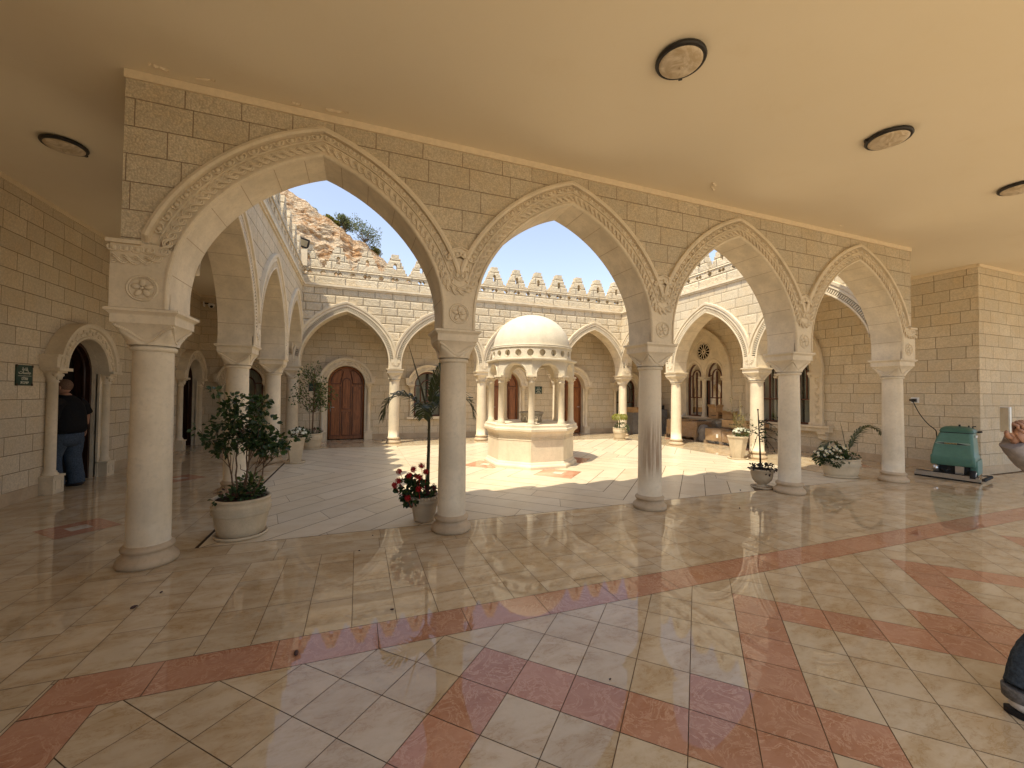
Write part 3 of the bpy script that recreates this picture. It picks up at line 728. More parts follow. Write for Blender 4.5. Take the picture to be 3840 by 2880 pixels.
def hood(F,u,hw,zs,par,proj=.17,w=.245,ear=True):
    m=MB();d=proj
    half_ring(m,F,u,hw,[(0,-.02),(0,d-.02),(.02,d),(.04,d),(.05,d-.02),(.165,d-.015),(.175,d+.015),(.215,d+.03),(w,d+.03),(w,-.02)],zs)
    for s in(-1,1):
        a,b=(u+s*hw,u+s*(hw+w+.04))
        q=[(min(a,b),zs-.003),(max(a,b),zs-.003),(max(a,b),zs+.04),(min(a,b),zs+.04)];m.plate([q],F,-.02,d+.04)
        if ear:
            a,b=(u+s*(hw+w*.75),u+s*(hw+w+.06));m.plate([[(min(a,b),zs+.04),(max(a,b),zs+.04),(max(a,b),zs+.19),(min(a,b),zs+.19)]],F,-.02,d+.02)
            m.plate([[(min(a,b)-.01,zs+.19),(max(a,b)+.01,zs+.19),(max(a,b)+.01,zs+.225),(min(a,b)-.01,zs+.225)]],F,-.02,d+.035)
    # carved vine on the flat band
    for j in range(26):
        a=PI*(j+.5)/26;rr=hw+.107+.022*(1 if j%2 else -1)
        X=Vector(F(1,0,0))-Vector(F(0,0,0));N=Vector(F(0,0,1))-Vector(F(0,0,0));Z=Vector((0,0,1))
        er=X*cos(a)+Z*sin(a);et=X*-sin(a)+Z*cos(a);m.ell(F(u+rr*cos(a),zs+rr*sin(a),d-.012),er*.03,et*.026,N*.014,6,4)
    m.tube([F(u+(hw+.107+.02*sin(j*1.1))*cos(PI*j/60),zs+(hw+.107+.02*sin(j*1.1))*sin(PI*j/60),d-.01) for j in range(61)],.006,4)
    m.build('arched_hood',M['stone'],par)
def door_leaf(F,u,hw,zs,par,d,mat,handle_side=-1,paneled=True):
    m=MB();m.plate([round_arch(u,hw,.02,zs)],F,d-.05,d)
    # frame bead round the edge
    pts=[F(x,z,d+.004) for x,z in [(u+hw-.03,.03)]+[(u+(hw-.03)*cos(PI*j/20),zs+(hw-.03)*sin(PI*j/20)) for j in range(21)]+[(u-hw+.03,.03)]]
    m.tube(pts,.028,6);o=m.build('door_leaf',mat,par)
    if paneled:
        p=MB();pm_=MB()
        def pan(P,dd=.02):
            p.plate([P],F,d-.001,d+dd);c_=(sum(a for a,_ in P)/len(P),sum(b for _,b in P)/len(P));p.plate([[(c_[0]+(a-c_[0])*.78,c_[1]+(b-c_[1])*.88) for a,b in P]],F,d+dd-.001,d+dd+.012)
            pm_.tube([F(a,b,d+.016) for a,b in P+[P[0]]],.016,5)
        h=hw-.07
        pan([(u-.12,.95),(u+.12,.95)]+[(u+.12*cos(PI*j/8),zs+.02+.13*sin(PI*j/8)) for j in range(9)])
        pan([(u-.12,.13),(u+.12,.13),(u+.12,.86),(u-.12,.86)])
        for s in(-1,1):
            a,b=u+s*.18,u+s*(h-.02);lo,hi=min(a,b),max(a,b)
            pan([(lo,.13),(hi,.13),(hi,zs-.10),(lo,zs-.10)])
            P=[(u+s*.18,zs-.02),(u+s*(h-.01),zs-.02)]+[(u+s*(h-.01)*cos(q),zs-.0+(h-.01)*sin(q)) for q in(.25,.5,.75,1.0,1.2)]+[(u+s*.10,zs+.36),(u+s*.14,zs+.2)]
            pan(P if s>0 else P[::-1],.01)
        p.build('door_panel',mat,o);pm_.build('panel_moulding',M['frame'],o)
        hm=MB();hx=u+handle_side*(hw-.085)
        hm.plate([[(hx-.018,.86),(hx+.018,.86),(hx+.018,1.06),(hx-.018,1.06)]],F,d,d+.012);hm.tube([F(hx,1.0,d+.01),F(hx,1.0,d+.05),F(hx-handle_side*.1,1.0,d+.05)],.01,6);hm.build('handle',M['steel'],o)
    return o
def doorway(F,u,label,mat,d=-.13,hs=-1,group=None,dark=False):
    o=Vector(F(u,0,0));t=thing('arched_doorway',label,'doorway',(0,0,0),0,group)
    hood(F,u,DH,DS,t)
    for s in(-1,1):
        colonette(F,u+s*.655,.055,.26,DS,t)
        m=MB();a,b=u+s*(DH),u+s*(DH+.075);m.plate([[(min(a,b),.001),(max(a,b),.001),(max(a,b),DS-.005),(min(a,b),DS-.005)]],F,-.02,.03);m.build('jamb',M['soff'],t)
    if not dark:door_leaf(F,u,DH-.004,DS,t,d,mat,hs)
    return t
def arch_lining(m,F,u,hw,zs):
    O=round_arch(u,hw-.002,.003,zs);O=O[1:]+O[:1];I=round_arch(u,hw-.05,.003,zs);I=I[1:]+I[:1]
    n=len(O);vs=[]
    for d in(-.075,-.279):
        vs+=[F(a,b,d) for a,b in O]+[F(a,b,d) for a,b in I]
    fs=[]
    for j in range(n-1):fs+=[(j,j+1,n+j+1,n+j),(n+j,n+j+1,3*n+j+1,3*n+j)]
    m.add(vs,fs,False)
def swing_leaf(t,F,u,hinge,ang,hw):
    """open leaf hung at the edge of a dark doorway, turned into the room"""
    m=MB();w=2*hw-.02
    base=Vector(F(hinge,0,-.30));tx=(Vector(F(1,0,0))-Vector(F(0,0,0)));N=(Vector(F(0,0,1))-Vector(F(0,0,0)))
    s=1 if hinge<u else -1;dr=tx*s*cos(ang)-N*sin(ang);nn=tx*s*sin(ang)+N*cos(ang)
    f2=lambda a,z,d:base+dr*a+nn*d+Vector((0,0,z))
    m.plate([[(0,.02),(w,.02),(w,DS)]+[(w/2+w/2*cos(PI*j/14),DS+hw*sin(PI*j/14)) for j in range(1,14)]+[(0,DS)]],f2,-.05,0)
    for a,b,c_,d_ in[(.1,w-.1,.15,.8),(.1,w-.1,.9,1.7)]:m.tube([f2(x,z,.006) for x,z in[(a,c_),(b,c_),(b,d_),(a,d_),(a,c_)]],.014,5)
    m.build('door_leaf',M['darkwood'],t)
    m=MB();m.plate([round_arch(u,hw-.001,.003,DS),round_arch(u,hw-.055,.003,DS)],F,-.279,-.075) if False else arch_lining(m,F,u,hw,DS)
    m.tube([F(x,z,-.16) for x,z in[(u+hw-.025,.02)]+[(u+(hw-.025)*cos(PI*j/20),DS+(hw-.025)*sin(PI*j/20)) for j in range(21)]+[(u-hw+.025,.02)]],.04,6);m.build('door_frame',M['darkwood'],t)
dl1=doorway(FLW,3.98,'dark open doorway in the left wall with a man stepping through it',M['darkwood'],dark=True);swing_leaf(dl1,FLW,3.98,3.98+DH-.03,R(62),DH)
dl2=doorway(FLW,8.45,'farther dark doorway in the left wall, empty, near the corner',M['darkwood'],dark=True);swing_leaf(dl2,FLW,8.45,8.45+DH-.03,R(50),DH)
doorway(FBW,1.33,'arched brown wooden door at the left of the back wall beside the potted tree',M['door'],hs=-1,group='wooden doors of the back wall')
doorway(FBW,6.55,'arched brown wooden door partly hidden behind the columns of the kiosk, left of the green sign',M['door'],hs=-1,group='wooden doors of the back wall')
doorway(FBW,9.15,'arched brown wooden door right of the kiosk with a steel handle',M['door'],hs=1,group='wooden doors of the back wall')
def win_frame(F,u,hw,z0,zs,par,d,rise=None,mull=True,pointed=False):
    rise=rise or hw
    def out(h,rs,zb):
        return parch(u,h,zb,zs,rs) if pointed else round_arch(u,h,zb,zs,14,rs)
    fm=MB();b=.05;loops=[out(hw,rise,z0)]
    fm.plate([loops[0],out(hw-b,rise-b,z0+b)],F,d-.05,d)
    fm.plate([[(u-.022,z0+b),(u+.022,z0+b),(u+.022,zs+rise*.25),(u-.022,zs+rise*.25)]],F,d-.045,d-.006)
    zm=z0+(zs-z0)*.46
    for s in(-1,1):
        a,c_=u+s*.022,u+s*(hw-b);fm.plate([[(min(a,c_),zm-.018),(max(a,c_),zm-.018),(max(a,c_),zm+.018),(min(a,c_),zm+.018)]],F,d-.045,d-.006)
    h2=hw*.52;pts=[F(u-h2,zm+.02,d-.02)]+[F(u-h2,zs-.1,d-.02)]+[F(u+h2*cos(PI-PI*j/12),zs-.1+(rise*.62)*sin(PI*j/12)**.9,d-.02) for j in range(1,12)]+[F(u+h2,zs-.1,d-.02),F(u+h2,zm+.02,d-.02)]
    fm.tube(pts,.02,5)
    fm.plate([[(u-hw+b,zs-.03),(u-h2,zs-.03),(u-h2,zs),(u-hw+b,zs)]],F,d-.045,d-.006);fm.plate([[(u+h2,zs-.03),(u+hw-b,zs-.03),(u+hw-b,zs),(u+h2,zs)]],F,d-.045,d-.006)
    f=fm.build('window_frame',M['frame'],par)
    cu=MB();n=40;wd=hw-.04
    for s,lo,hi in((0,-1,-.12),(1,.12,1)):
        vs=[]
        for j in range(n+1):
            x=lo+(hi-lo)*j/n;dd=-.17+.022*sin(j*1.15)+.012*sin(j*2.3+s)
            for z in(z0+.02,zs+rise*.9):vs.append(F(u+wd*x,z,d+dd))
        cu.add(vs,[(2*j,2*j+2,2*j+3,2*j+1) for j in range(n)],True)
    cu.build('curtain',M['curtain'],f)
    return f
def glazing(F,u,hw,z0,zs,f,d,rise=None):
    g_=MB();g_.fix=False;P=round_arch(u,hw-.02,z0+.02,zs,14,(rise or hw)-.02);g_.poly([F(a,b,d-.03) for a,b in P]);g_.build('pane',M['pane'],f)
# thin reflective pane
t=NT('window_pane');t.t.nodes.remove(t.b);gl=t.n('ShaderNodeBsdfGlossy');gl.inputs['Roughness'].default_value=.03;gl.inputs['Color'].default_value=(.8,.8,.8,1);tr=t.n('ShaderNodeBsdfTransparent');tr.inputs[0].default_value=(.72,.74,.70,1)
fr=t.n('ShaderNodeFresnel');fr.inputs[0].default_value=1.5;mx=t.n('ShaderNodeMixShader');t.l(fr.outputs[0],mx.inputs[0]);t.l(tr.outputs[0],mx.inputs[1]);t.l(gl.outputs[0],mx.inputs[2]);t.l(mx.outputs[0],t.out.inputs[0]);M['pane']=t.mat
def window(F,u,label):
    t=thing('arched_window',label,'window',group='arched windows of the back wall')
    hood(F,u,.45,1.72,t,.12,.22)
    for s in(-1,1):
        colonette(F,u+s*.55,.045,.72,1.72,t,False,.05)
    f=win_frame(F,u,.448,.70,1.72,t,-.06);glazing(F,u,.448,.70,1.72,f,-.06)
    m=MB();m.plate([[(u-.68,.62),(u+.68,.62),(u+.68,.698),(u-.68,.698)]],F,-.06,.11);m.build('sill',M['soff'],t)
window(FBW,3.83,'round arched window with brown frame and striped pale curtain behind the palm fronds')
window(FBW,11.66,'round arched dark window at the right end of the back wall behind the corner column')
window(FBW,-1.36,'round arched window at the left end of the back wall behind the left arcade')
# ---------------------------------------------------------------- right wall
rw2=thing('portico_wall','right stone wall of regular cream blocks holding the carved twin windows','wall')
TW=[6.55,3.75];SILL=.735
rho=[]
for c in TW:rho.append([(c-.86,SILL),(c+.86,SILL),(c+.86,2.6),(c-.86,2.6)])
opening_mode(((-.217,0),(YB,4.14)),rho,FRW,'wall_masonry',M['right'],rw2)
strip(FRW,-.2,YB-.02,4.075,4.139,.02,'cornice_strip',M['trimp'],rw2);strip(FRW,-.22,YB-.02,.001,.165,.018,'plinth',M['plinth'],rw2)
FH=frame((0,-.22,0),(1,0,0),(0,-1,0))
hw_=thing('hall_wall','pale stone wall turning the corner at the far right behind the floor scrubber','wall')
m=MB();m.plate([[(XR+.003,0),(20.2,0),(20.2,4.14),(XR+.003,4.14)]],FH,-.2,0);m.build('wall_masonry',M['hall'],hw_);strip(FH,XR+.0,20.2,4.075,4.139,.02,'cornice_strip',M['trimp'],hw_)
strip(FH,XR-.018,20.2,.001,.165,.018,'plinth',M['plinth'],hw_)
m=MB();m.plate([[(HS*0+XL,0),(.5,0),(.5,4.14),(XL,4.14)]],frame((0,HS,0),(1,0,0),(0,1,0)),-.28,0);m.build('added_south_wall',M['hall'],None);tag(bpy.data.objects['added_south_wall'],'plain unseen wall added behind the camera to keep the left of the hall dark','wall')  # unseen wall, added on the left to darken that end of the hall
def scroll(mb,F,u,z,d,tx,tz,s):
    """S-scroll vine unit"""
    nx,nz=-tz,tx;P=[]
    for j in range(15):
        a=-PI*.9+j*PI*1.9/14;r=.052*(1-.035*j);P.append(F(u+tx*r*cos(a)+nx*r*sin(a)*s,z+tz*r*cos(a)+nz*r*sin(a)*s,d))
    mb.tube(P,[.011*(1-.03*j) for j in range(15)],5);X=Vector(F(1,0,0))-Vector(F(0,0,0));N=Vector(F(0,0,1))-Vector(F(0,0,0))
    mb.ell(F(u,z,d),X*.022,N*.018,Vector((0,0,.022)),6,4);mb.ell(F(u+tx*.065+nx*.04*s,z+tz*.065+nz*.04*s,d),X*.024,N*.014,Vector((0,0,.03)),6,4)
for n,c in enumerate(TW):
    t=thing('twin_window',['carved twin pointed window with a rose above, behind the wrapped pallets','carved twin pointed window at the right wall, half hidden by the fourth foreground column'][n],'window',group='carved twin windows')
    HWO=1.13
    big=parch(c,HWO,2.13,2.2,1.62,14);inner=parch(c,.87,2.13,2.2,1.28,12)
    subs=[parch(c+s*.44,.345,2.10,2.2,.46) for s in(-1,1)]
    L=parch(c,.9,2.135,2.2,1.33,14);NA=14
    # tympanum with two pointed lights and the rose
    P=[(c-.9,2.135)]+[(c-.44-.345,2.135)]+subs[0][2:][::-1]+[(c-.44+.345,2.135),(c+.44-.345,2.135)]+subs[1][2:][::-1]+[(c+.44+.345,2.135),(c+.9,2.135)]+L[2:]
    Q_=[]
    for p in P:
        if not Q_ or abs(p[0]-Q_[-1][0])+abs(p[1]-Q_[-1][1])>1e-5:Q_.append(p)
    m=MB();m.plate([Q_,[(c+.30*cos(2*PI*j/28),3.02+.30*sin(2*PI*j/28)) for j in range(28)]],FRW,-.1,.05);m.build('tympanum',M['soff'],t)
    m=MB();m.plate([[(c+.32*cos(2*PI*j/20),3.02+.32*sin(2*PI*j/20)) for j in range(20)]],FRW,.001,.006);m.build('rose_shade_disc',M['dark'],t)  # near-black disc on the wall, painted as the shaded hollow of the rose
    m=MB();m.tube([FRW(c+.305*cos(2*PI*j/32),3.02+.305*sin(2*PI*j/32),.052) for j in range(33)],.022,6,False)
    for j in range(12):
        a=2*PI*j/12;e=2*PI/12
        m.tube([FRW(c+.055*cos(a),3.02+.055*sin(a),.035),FRW(c+.22*cos(a),3.02+.22*sin(a),.035)],.012,5)
        m.tube([FRW(c+(.22+.055*sin(PI*q/6))*cos(a+e*q/6),3.02+(.22+.055*sin(PI*q/6))*sin(a+e*q/6),.035) for q in range(7)],.012,5)
    m.tube([FRW(c+.05*cos(2*PI*j/12),3.02+.05*sin(2*PI*j/12),.035) for j in range(13)],.018,5,False);m.build('rose_tracery',M['stone'],t)
    # outer carved band with vine scrolls
    m=MB();O=[(c-HWO,2.135),(c-.87,2.135)]+inner[2:][::-1]+[(c+.87,2.135),(c+HWO,2.135)]+big[2:]
    Q_=[]
    for p in O:
        if not Q_ or abs(p[0]-Q_[-1][0])+abs(p[1]-Q_[-1][1])>1e-5:Q_.append(p)
    m.plate([Q_],FRW,-.001,.10)
    ed=[FRW(u,z,.10) for u,z in big[2:]];m.tube([FRW(big[1][0],2.135,.10)]+ed+[FRW(big[0][0],2.135,.10)],.022,5)
    mid=parch(c,1.0,2.13,2.2,1.45,24)[2:]
    mid=resample(mid,.15)
    for j in range(1,len(mid)-1):
        tx,tz=mid[j+1][0]-mid[j][0],mid[j+1][1]-mid[j][1];l=math.hypot(tx,tz);scroll(m,FRW,mid[j][0],mid[j][1],.10,tx/l,tz/l,1 if j%2 else -1)
    for s in(-1,1):
        sp=parch(c+s*.44,.40,2.13,2.2,.54)[2:];m.tube([FRW(a,b,.055) for a,b in sp],.02,5)
    m.build('carved_arch',M['stone'],t)
    # centre colonnette and side pilasters
    o=FRW(c,0,.0)
    m=MB();m.lathe([(.105,SILL),(.11,SILL+.03),(.085,SILL+.06),(.092,SILL+.08),(.075,SILL+.11),(.07,1.95),(.08,1.96),(.08,1.98),(.072,1.99),(.1,2.05)],20,o);cc_=m.build('colonnette',M['col'],t)
    m=MB();m.plate([[(c-.15,2.06),(c+.15,2.06),(c+.15,2.134),(c-.15,2.134)]],FRW,-.12,.13)
    for s in(-1,1):m.tube([FRW(c+s*.125,2.045,-.1),FRW(c+s*.125,2.045,.13)],.04,10)
    m.build('capital',M['stone'],cc_)
    for s in(-1,1):
        m=MB();u0,u1=sorted((c+s*.80,c+s*1.125));m.plate([[(u0,SILL),(u1,SILL),(u1,2.0),(u0,2.0)]],FRW,-.05,.06)
        outer_plain=(n==1 and s==-1)
        if outer_plain:
            for q in range(8):scroll(m,FRW,(u0+u1)/2-.02,SILL+.14+q*.16,.062,0,1,1 if q%2 else -1)
            m.plate([[(u0-.012,SILL),(u0+.05,SILL),(u0+.05,2.0),(u0-.012,2.0)]],FRW,.055,.10)
        else:
            for q in range(7):
                uu=u0+.035+(u1-u0-.07)*q/6;m.tube([FRW(uu,SILL+.1,.062),FRW(uu,1.93,.062)],.014,5)
        pl=m.build('pilaster',M['stone'],t)
        m=MB();m.plate([[(u0-.02,2.06),(u1+.02,2.06),(u1+.02,2.134),(u0-.02,2.134)]],FRW,-.04,.12);m.plate([[(u0,2.0),(u1,2.0),(u1,2.06),(u0,2.06)]],FRW,-.04,.075)
        for q in(u0+.02,u1-.02):
            m.tube([FRW(q+.035*cos(2*PI*j/14)*(1-j/34),2.02+.035*sin(2*PI*j/14)*(1-j/34),.085) for j in range(24)],.012,5)
        m.plate([[(u0-.015,SILL),(u1+.015,SILL),(u1+.015,SILL+.08),(u0-.015,SILL+.08)]],FRW,-.04,.09);m.build('pilaster_capital',M['stone'],pl)
        f=win_frame(FRW,c+s*.44,.36,SILL,2.2,t,-.08,.47,pointed=True)
        g_=MB();g_.fix=False;g_.poly([FRW(a,b,-.11) for a,b in parch(c+s*.44,.34,SILL+.02,2.2,.44)]);g_.build('pane',M['pane'],f)
ts=thing('stone_sill','long fluted stone window sill on brackets under the carved twin windows','sill')
m=MB();m.plate([[(2.38,.69),(7.9,.69),(7.9,.733),(2.38,.733)]],FRW,-.06,.22);m.plate([[(2.42,.58),(7.86,.58),(7.86,.69),(2.42,.69)]],FRW,-.05,.16)
for j in range(150):m.tube([FRW(2.45+j*.0362,.59,.163),FRW(2.45+j*.0362,.68,.163)],.0115,4)
m.build('sill_slab',M['stone'],ts)
for u in(2.62,4.4,5.17,5.95,7.65):
    m=MB();P=[(.0,.579),(.15,.579),(.15,.53),(.10,.48),(.08,.42),(.05,.38),(0,.38)]
    vs=[FRW(u-.1,z,d) for d,z in P]+[FRW(u+.1,z,d) for d,z in P];q=len(P)
    m.add(vs,[(j,(j+1)%q,q+(j+1)%q,q+j) for j in range(q)]+[tuple(range(q)),tuple(range(2*q-1,q-1,-1))],False);m.tube([FRW(u-.11,.40,.06),FRW(u+.11,.40,.06)],.03,8);m.build('bracket',M['stone'],ts)
# ---------------------------------------------------------------- domed kiosk
K=thing('domed_kiosk','octagonal stone well kiosk with a white dome in the middle of the sunlit court','kiosk',(KX,KY,0))
def octa(mb,prof):mb.lathe([(a/cos(PI/8),z) for a,z in prof],8,ph=PI/8);return mb
octa(MB(),[(.93,.0),(.93,.05),(.915,.075),(.89,.09),(.875,.12),(.862,.135),(.86,.14),(.86,.56)]).build('base',M['kiosk'],K)
m=octa(MB(),[(.868,.56),(.868,.572),(.858,.576),(.858,.644),(.868,.648),(.868,.66)])
for q in range(8):
    a=q*PI/4;n_=Vector((cos(a),sin(a),0));tx=Vector((-sin(a),cos(a),0))
    for j in range(9):
        u=(j-4)*.078;s=1 if j%2 else -1
        P=[n_*.860+tx*(u+.034*cos(b)*(1-.03*i))+Vector((0,0,.61+s*.024*sin(b)*(1-.03*i))) for i,b in enumerate([-PI*.9+i*PI*1.8/9 for i in range(10)])];m.tube(P,.0055,4)
m.build('carved_frieze',M['kiosk'],K)
octa(MB(),[(.872,.66),(.88,.69),(.90,.715),(.93,.735),(.945,.75),(.945,.79),(.93,.81),(.925,.83),(.925,.862),(.90,.87)]).build('ledge',M['kiosk'],K)
for q in range(8):
    a=q*PI/4+PI/8;rr=.868;o=(rr*cos(a),rr*sin(a),0)
    m=MB();m.lathe([(.092,.868),(.095,.885),(.075,.90),(.082,.912),(.066,.93),(.0635,1.0),(.058,1.70),(.066,1.705),(.066,1.725),(.057,1.73),(.066,1.76),(.088,1.81),(.09,1.825)],20,o);cc_=m.build('kiosk_column',M['kiosk'],K)
    m=MB();e=Vector((cos(a),sin(a),0));f=Vector((-sin(a),cos(a),0))
    m.obox(Vector(o)+Vector((0,0,1.843)),e*.105,f*.105,Vector((0,0,.018)))
    for s in(-1,1):
        for s2 in(-1,1):m.ell(Vector(o)+e*.068*s+f*.068*s2+Vector((0,0,1.80)),e*.026,f*.026,Vector((0,0,.026)),7,5)
    m.build('kiosk_capital',M['kiosk'],cc_)
m=MB();ap=.87;hs_=ap*math.tan(PI/8)
for q in range(8):
    a=q*PI/4;n_=Vector((cos(a),sin(a),0));tx=Vector((-sin(a),cos(a),0))
    f=lambda u,z,d,n_=n_,tx=tx:n_*(ap+d)+tx*u+Vector((0,0,z))
    hw=.245;P=[(-hs_,1.861),(-hw,1.861)]+[(-hw*cos(PI*j/14),1.861+.235*sin(PI*j/14)) for j in range(1,14)]+[(hw,1.861),(hs_,1.861),(hs_,2.15),(-hs_,2.15)]
    # mitred slab: inner edge narrower
    def fm_(u,z,d,f=f):return f(u*(1 if d>=0 else (ap+d)/ap),z,d)
    m.plate([P],fm_,-.16,0)
    m.tube([f(-(hw+.02)*cos(PI*j/16),1.861+(.255)*sin(PI*j/16),.002) for j in range(17)],.010,5)
m.build('arcade_ring',M['dome'],K)
octa(MB(),[(.87,2.15),(.885,2.152),(.90,2.165),(.925,2.175),(.925,2.2),(.88,2.21)]).build('cornice',M['dome'],K)
# drum with round niches: plates bent round a cylinder
m=MB();nd=22;Rd=.865
for q in range(nd):
    a0=2*PI*q/nd;w=PI/nd;seg=8
    f=lambda u,z,d,a0=a0:Vector(((Rd+d)*cos(a0+u/Rd),(Rd+d)*sin(a0+u/Rd),z))
    hu=w*Rd;P=[(-hu+2*hu*j/4,2.205) for j in range(5)]+[(hu-2*hu*j/4,2.42) for j in range(5)]
    hole=[(.066*cos(2*PI*j/18),2.315+.068*sin(2*PI*j/18)) for j in range(18)]
    m.plate([P,hole],f,-.075,0)
m.lathe([(.78,2.2),(.78,2.43)],44,cap=False);m.lathe([(.86,2.42),(.88,2.425),(.885,2.445),(.87,2.455),(.88,2.465),(.88,2.48),(.82,2.487)],56,cap=False)
m.build('drum',M['dome'],K)
MB().lathe([(.83*cos(q*PI/36)**1.0,2.482+.72*sin(q*PI/36)) for q in range(19)],56,cap=False).build('dome',M['dome'],K)
wl=thing('stone_basin','grey carved stone basin standing inside the kiosk on its ledge','basin',(KX+.02,KY,.868))
m=MB().lathe([(.20,0),(.22,.015),(.235,.13),(.245,.185),(.262,.19),(.265,.225),(.245,.232),(.21,.228),(.19,.12),(.0,.10)],32,cap=False);m.build('bowl',plain('grey_basin_stone',(.34,.30,.23),.8,.2,0,.25,18,.4),wl)
m=MB()
for j in range(12):
    a=2*PI*j/12;e=Vector((cos(a),sin(a),0));f_=Vector((-sin(a),cos(a),0));m.tube([e*(.234+.006*z_/.1)+f_*(.05*cos(b))+Vector((0,0,.04+.1*sin(b))) for z_,b in[(0,PI*i/8) for i in range(9)]],.006,4)
m.build('carved_arches',M['kiosk'],wl)
cup=MB().lathe([(.03,0),(.045,.03),(.03,.06),(.05,.12),(.045,.125),(0,.11)],12,cap=False).build('stone_cup',M['kiosk'],loc=(KX-.24,KY-.8,.868));tag(cup,'small pale turned stone cup on the kiosk ledge beside its front column','cup')
# ---------------------------------------------------------------- ceiling lamps, cameras, signs
lamp0=None
for x,y,lab in[(4.0,-1.97,'round ceiling lamp with black rim, largest of the four, high in the upper right'),(6.66,-1.97,'round ceiling lamp with black rim, second from the large one'),(9.33,-1.97,'round ceiling lamp cut by the right edge of the picture'),(-1.33,1.32,'small round ceiling lamp over the left portico')]:
    if lamp0 is None:
        t=lamp0=thing('ceiling_lamp',lab,'ceiling lamp')
        MB().lathe([(.135,0),(.150,-.008),(.153,-.022),(.146,-.034),(.130,-.036),(.127,-.02)],40,cap=False).build('rim',M['black'],t)
        MB().lathe([(.135,-.018)]+[(.132*cos(a),-.03-.04*sin(a)) for a in[PI/2*j/8 for j in range(9)]],40,cap=False).build('glass_bowl',M['lamp'],t)
        MB().lathe([(.006,-.066),(.012,-.07),(.010,-.078),(.0,-.082)],10,cap=False).build('finial',M['lamp'],t)
        MB().box(-.012,.012,.14,.165,-.03,-.006).build('clip',M['black'],t)
    else:t=dup(lamp0)
    t.location=(x,y,ZC-.001);t.scale=(1.24,1.24,1.15);t.rotation_euler.z=rnd.uniform(0,6);tag(t,lab,'ceiling lamp','ceiling lamps')
t=thing('security_camera','small white security camera on a bracket high in the far left portico corner','camera',(-2.38,9.10,3.86))
MB().box(0,.02,-.06,.05,-.05,.08).build('bracket',M['white'],t)
m=MB();m.tube([(.02,0,.04),(.12,-.02,.04),(.17,-.05,.0)],.02,8);m.build('arm',M['black'],t)
m=MB();m.ell((.2,-.08,-.03),(.07,0,0),(0,.07,0),(0,0,.07),12,8);m.lathe([(.075,.0),(.08,.02),(.06,.06)],16,(.2,-.08,-.03));m.build('housing',M['white'],t)
MB().ell((.215,-.12,-.06),(.04,0,0),(0,.04,0),(0,0,.04),10,6).build('lens',M['black'],t)
t=thing('security_camera','tiny dark camera under the left portico ceiling beside the first arch','camera',(-.28,4.15,ZC-.002))
MB().lathe([(.05,0),(.05,-.02),(.02,-.03)],14).build('mount',M['white'],t);m=MB();m.ell((0,0,-.07),(.05,0,0),(0,.06,0),(0,0,.045),10,6);m.build('housing',M['black'],t)
def text_mesh(s_,size,par,F3,name='lettering',mat=None,cx=0,cz=0,d=.004,sq=1.0,off=.0):
    cu=bpy.data.curves.new('txt','FONT');cu.body=s_;cu.size=size;cu.align_x='CENTER';cu.extrude=.0012;cu.resolution_u=3;cu.offset=off
    to=bpy.data.objects.new('txt',cu);col.objects.link(to);bpy.context.view_layer.update()
    dg=bpy.context.evaluated_depsgraph_get();me=bpy.data.meshes.new_from_object(to.evaluated_get(dg));bpy.data.objects.remove(to)
    for v in me.vertices:v.co=F3(cx+v.co.x*sq,cz+v.co.y,d+v.co.z)
    me.materials.clear();me.materials.append(mat);o=bpy.data.objects.new(name,me);col.objects.link(o);o.parent=par;return o
M['sign']=plain('green_sign',(.018,.05,.035),.35,.4,0,.15,30);M['let']=plain('sign_lettering',(.62,.60,.48),.5)
def sign(F,u,z,w,h,label,lines,group='green signs'):
    t=thing('wall_sign',label,'sign',(0,0,0),0,group)
    m=MB();m.plate([[(u-w/2,z-h/2),(u+w/2,z-h/2),(u+w/2,z+h/2),(u-w/2,z+h/2)]],F,.001,.014);o=m.build('plate',M['sign'],t)
    for a in(-1,1):
        for b in(-1,1):m=MB();m.plate([[(u+a*(w/2-.008)-.012,z+b*(h/2-.012)-.016),(u+a*(w/2-.008)+.012,z+b*(h/2-.012)-.016),(u+a*(w/2-.008)+.012,z+b*(h/2-.012)+.016),(u+a*(w/2-.008)-.012,z+b*(h/2-.012)+.016)]],F,.013,.018);m.build('corner_clip',M['darkwood'],t)
    for s_,zz,sz,sq in lines:
        if s_=='-':
            m=MB();m.plate([[(u-w*.4,z+zz-.0025),(u+w*.4,z+zz-.0025),(u+w*.4,z+zz+.0025),(u-w*.4,z+zz+.0025)]],F,.013,.0165);m.build('rule',M['let'],t)
        else:text_mesh(s_,sz,t,F,'lettering',M['let'],u,z+zz,.0150,sq,.0012)
QAA='\uFE94\uFECB\uFE8E\uFED7';JAL='\uFE95\uFE8E\uFEB4\uFEE0\uFE9F';ISTQ='\uFEDD\uFE8E\uFE92\uFED8\uFE98\uFEB3\uFE8D'
ULAM='\u05DD\u05DC\u05D5\u05D0';YESH='\u05EA\u05D5\u05D1\u05D9\u05E9\u05D9';KAB='\u05DD\u05D9\u05E0\u05E4 \u05EA\u05DC\u05D1\u05E7'
sign(FLW,2.87,1.665,.285,.27,'green sign with white Arabic and Hebrew lettering left of the dark doorway',[(QAA,.062,.058,1),(JAL,.020,.062,1.15),('-',-.008,0,1),(ULAM,-.062,.056,1),(YESH,-.112,.052,1.05)])
sign(FBW,7.835,1.615,.27,.265,'green sign with two scripts on the back wall, seen through the kiosk columns',[(QAA,.06,.058,1),(ISTQ,.012,.058,1),('-',-.012,0,1),(ULAM,-.065,.055,1),(KAB,-.115,.048,.95)])
sign(FBW,.42,1.62,.27,.25,'green sign half hidden by the leaves of the slim potted tree',[('-',0.0,0,1)])
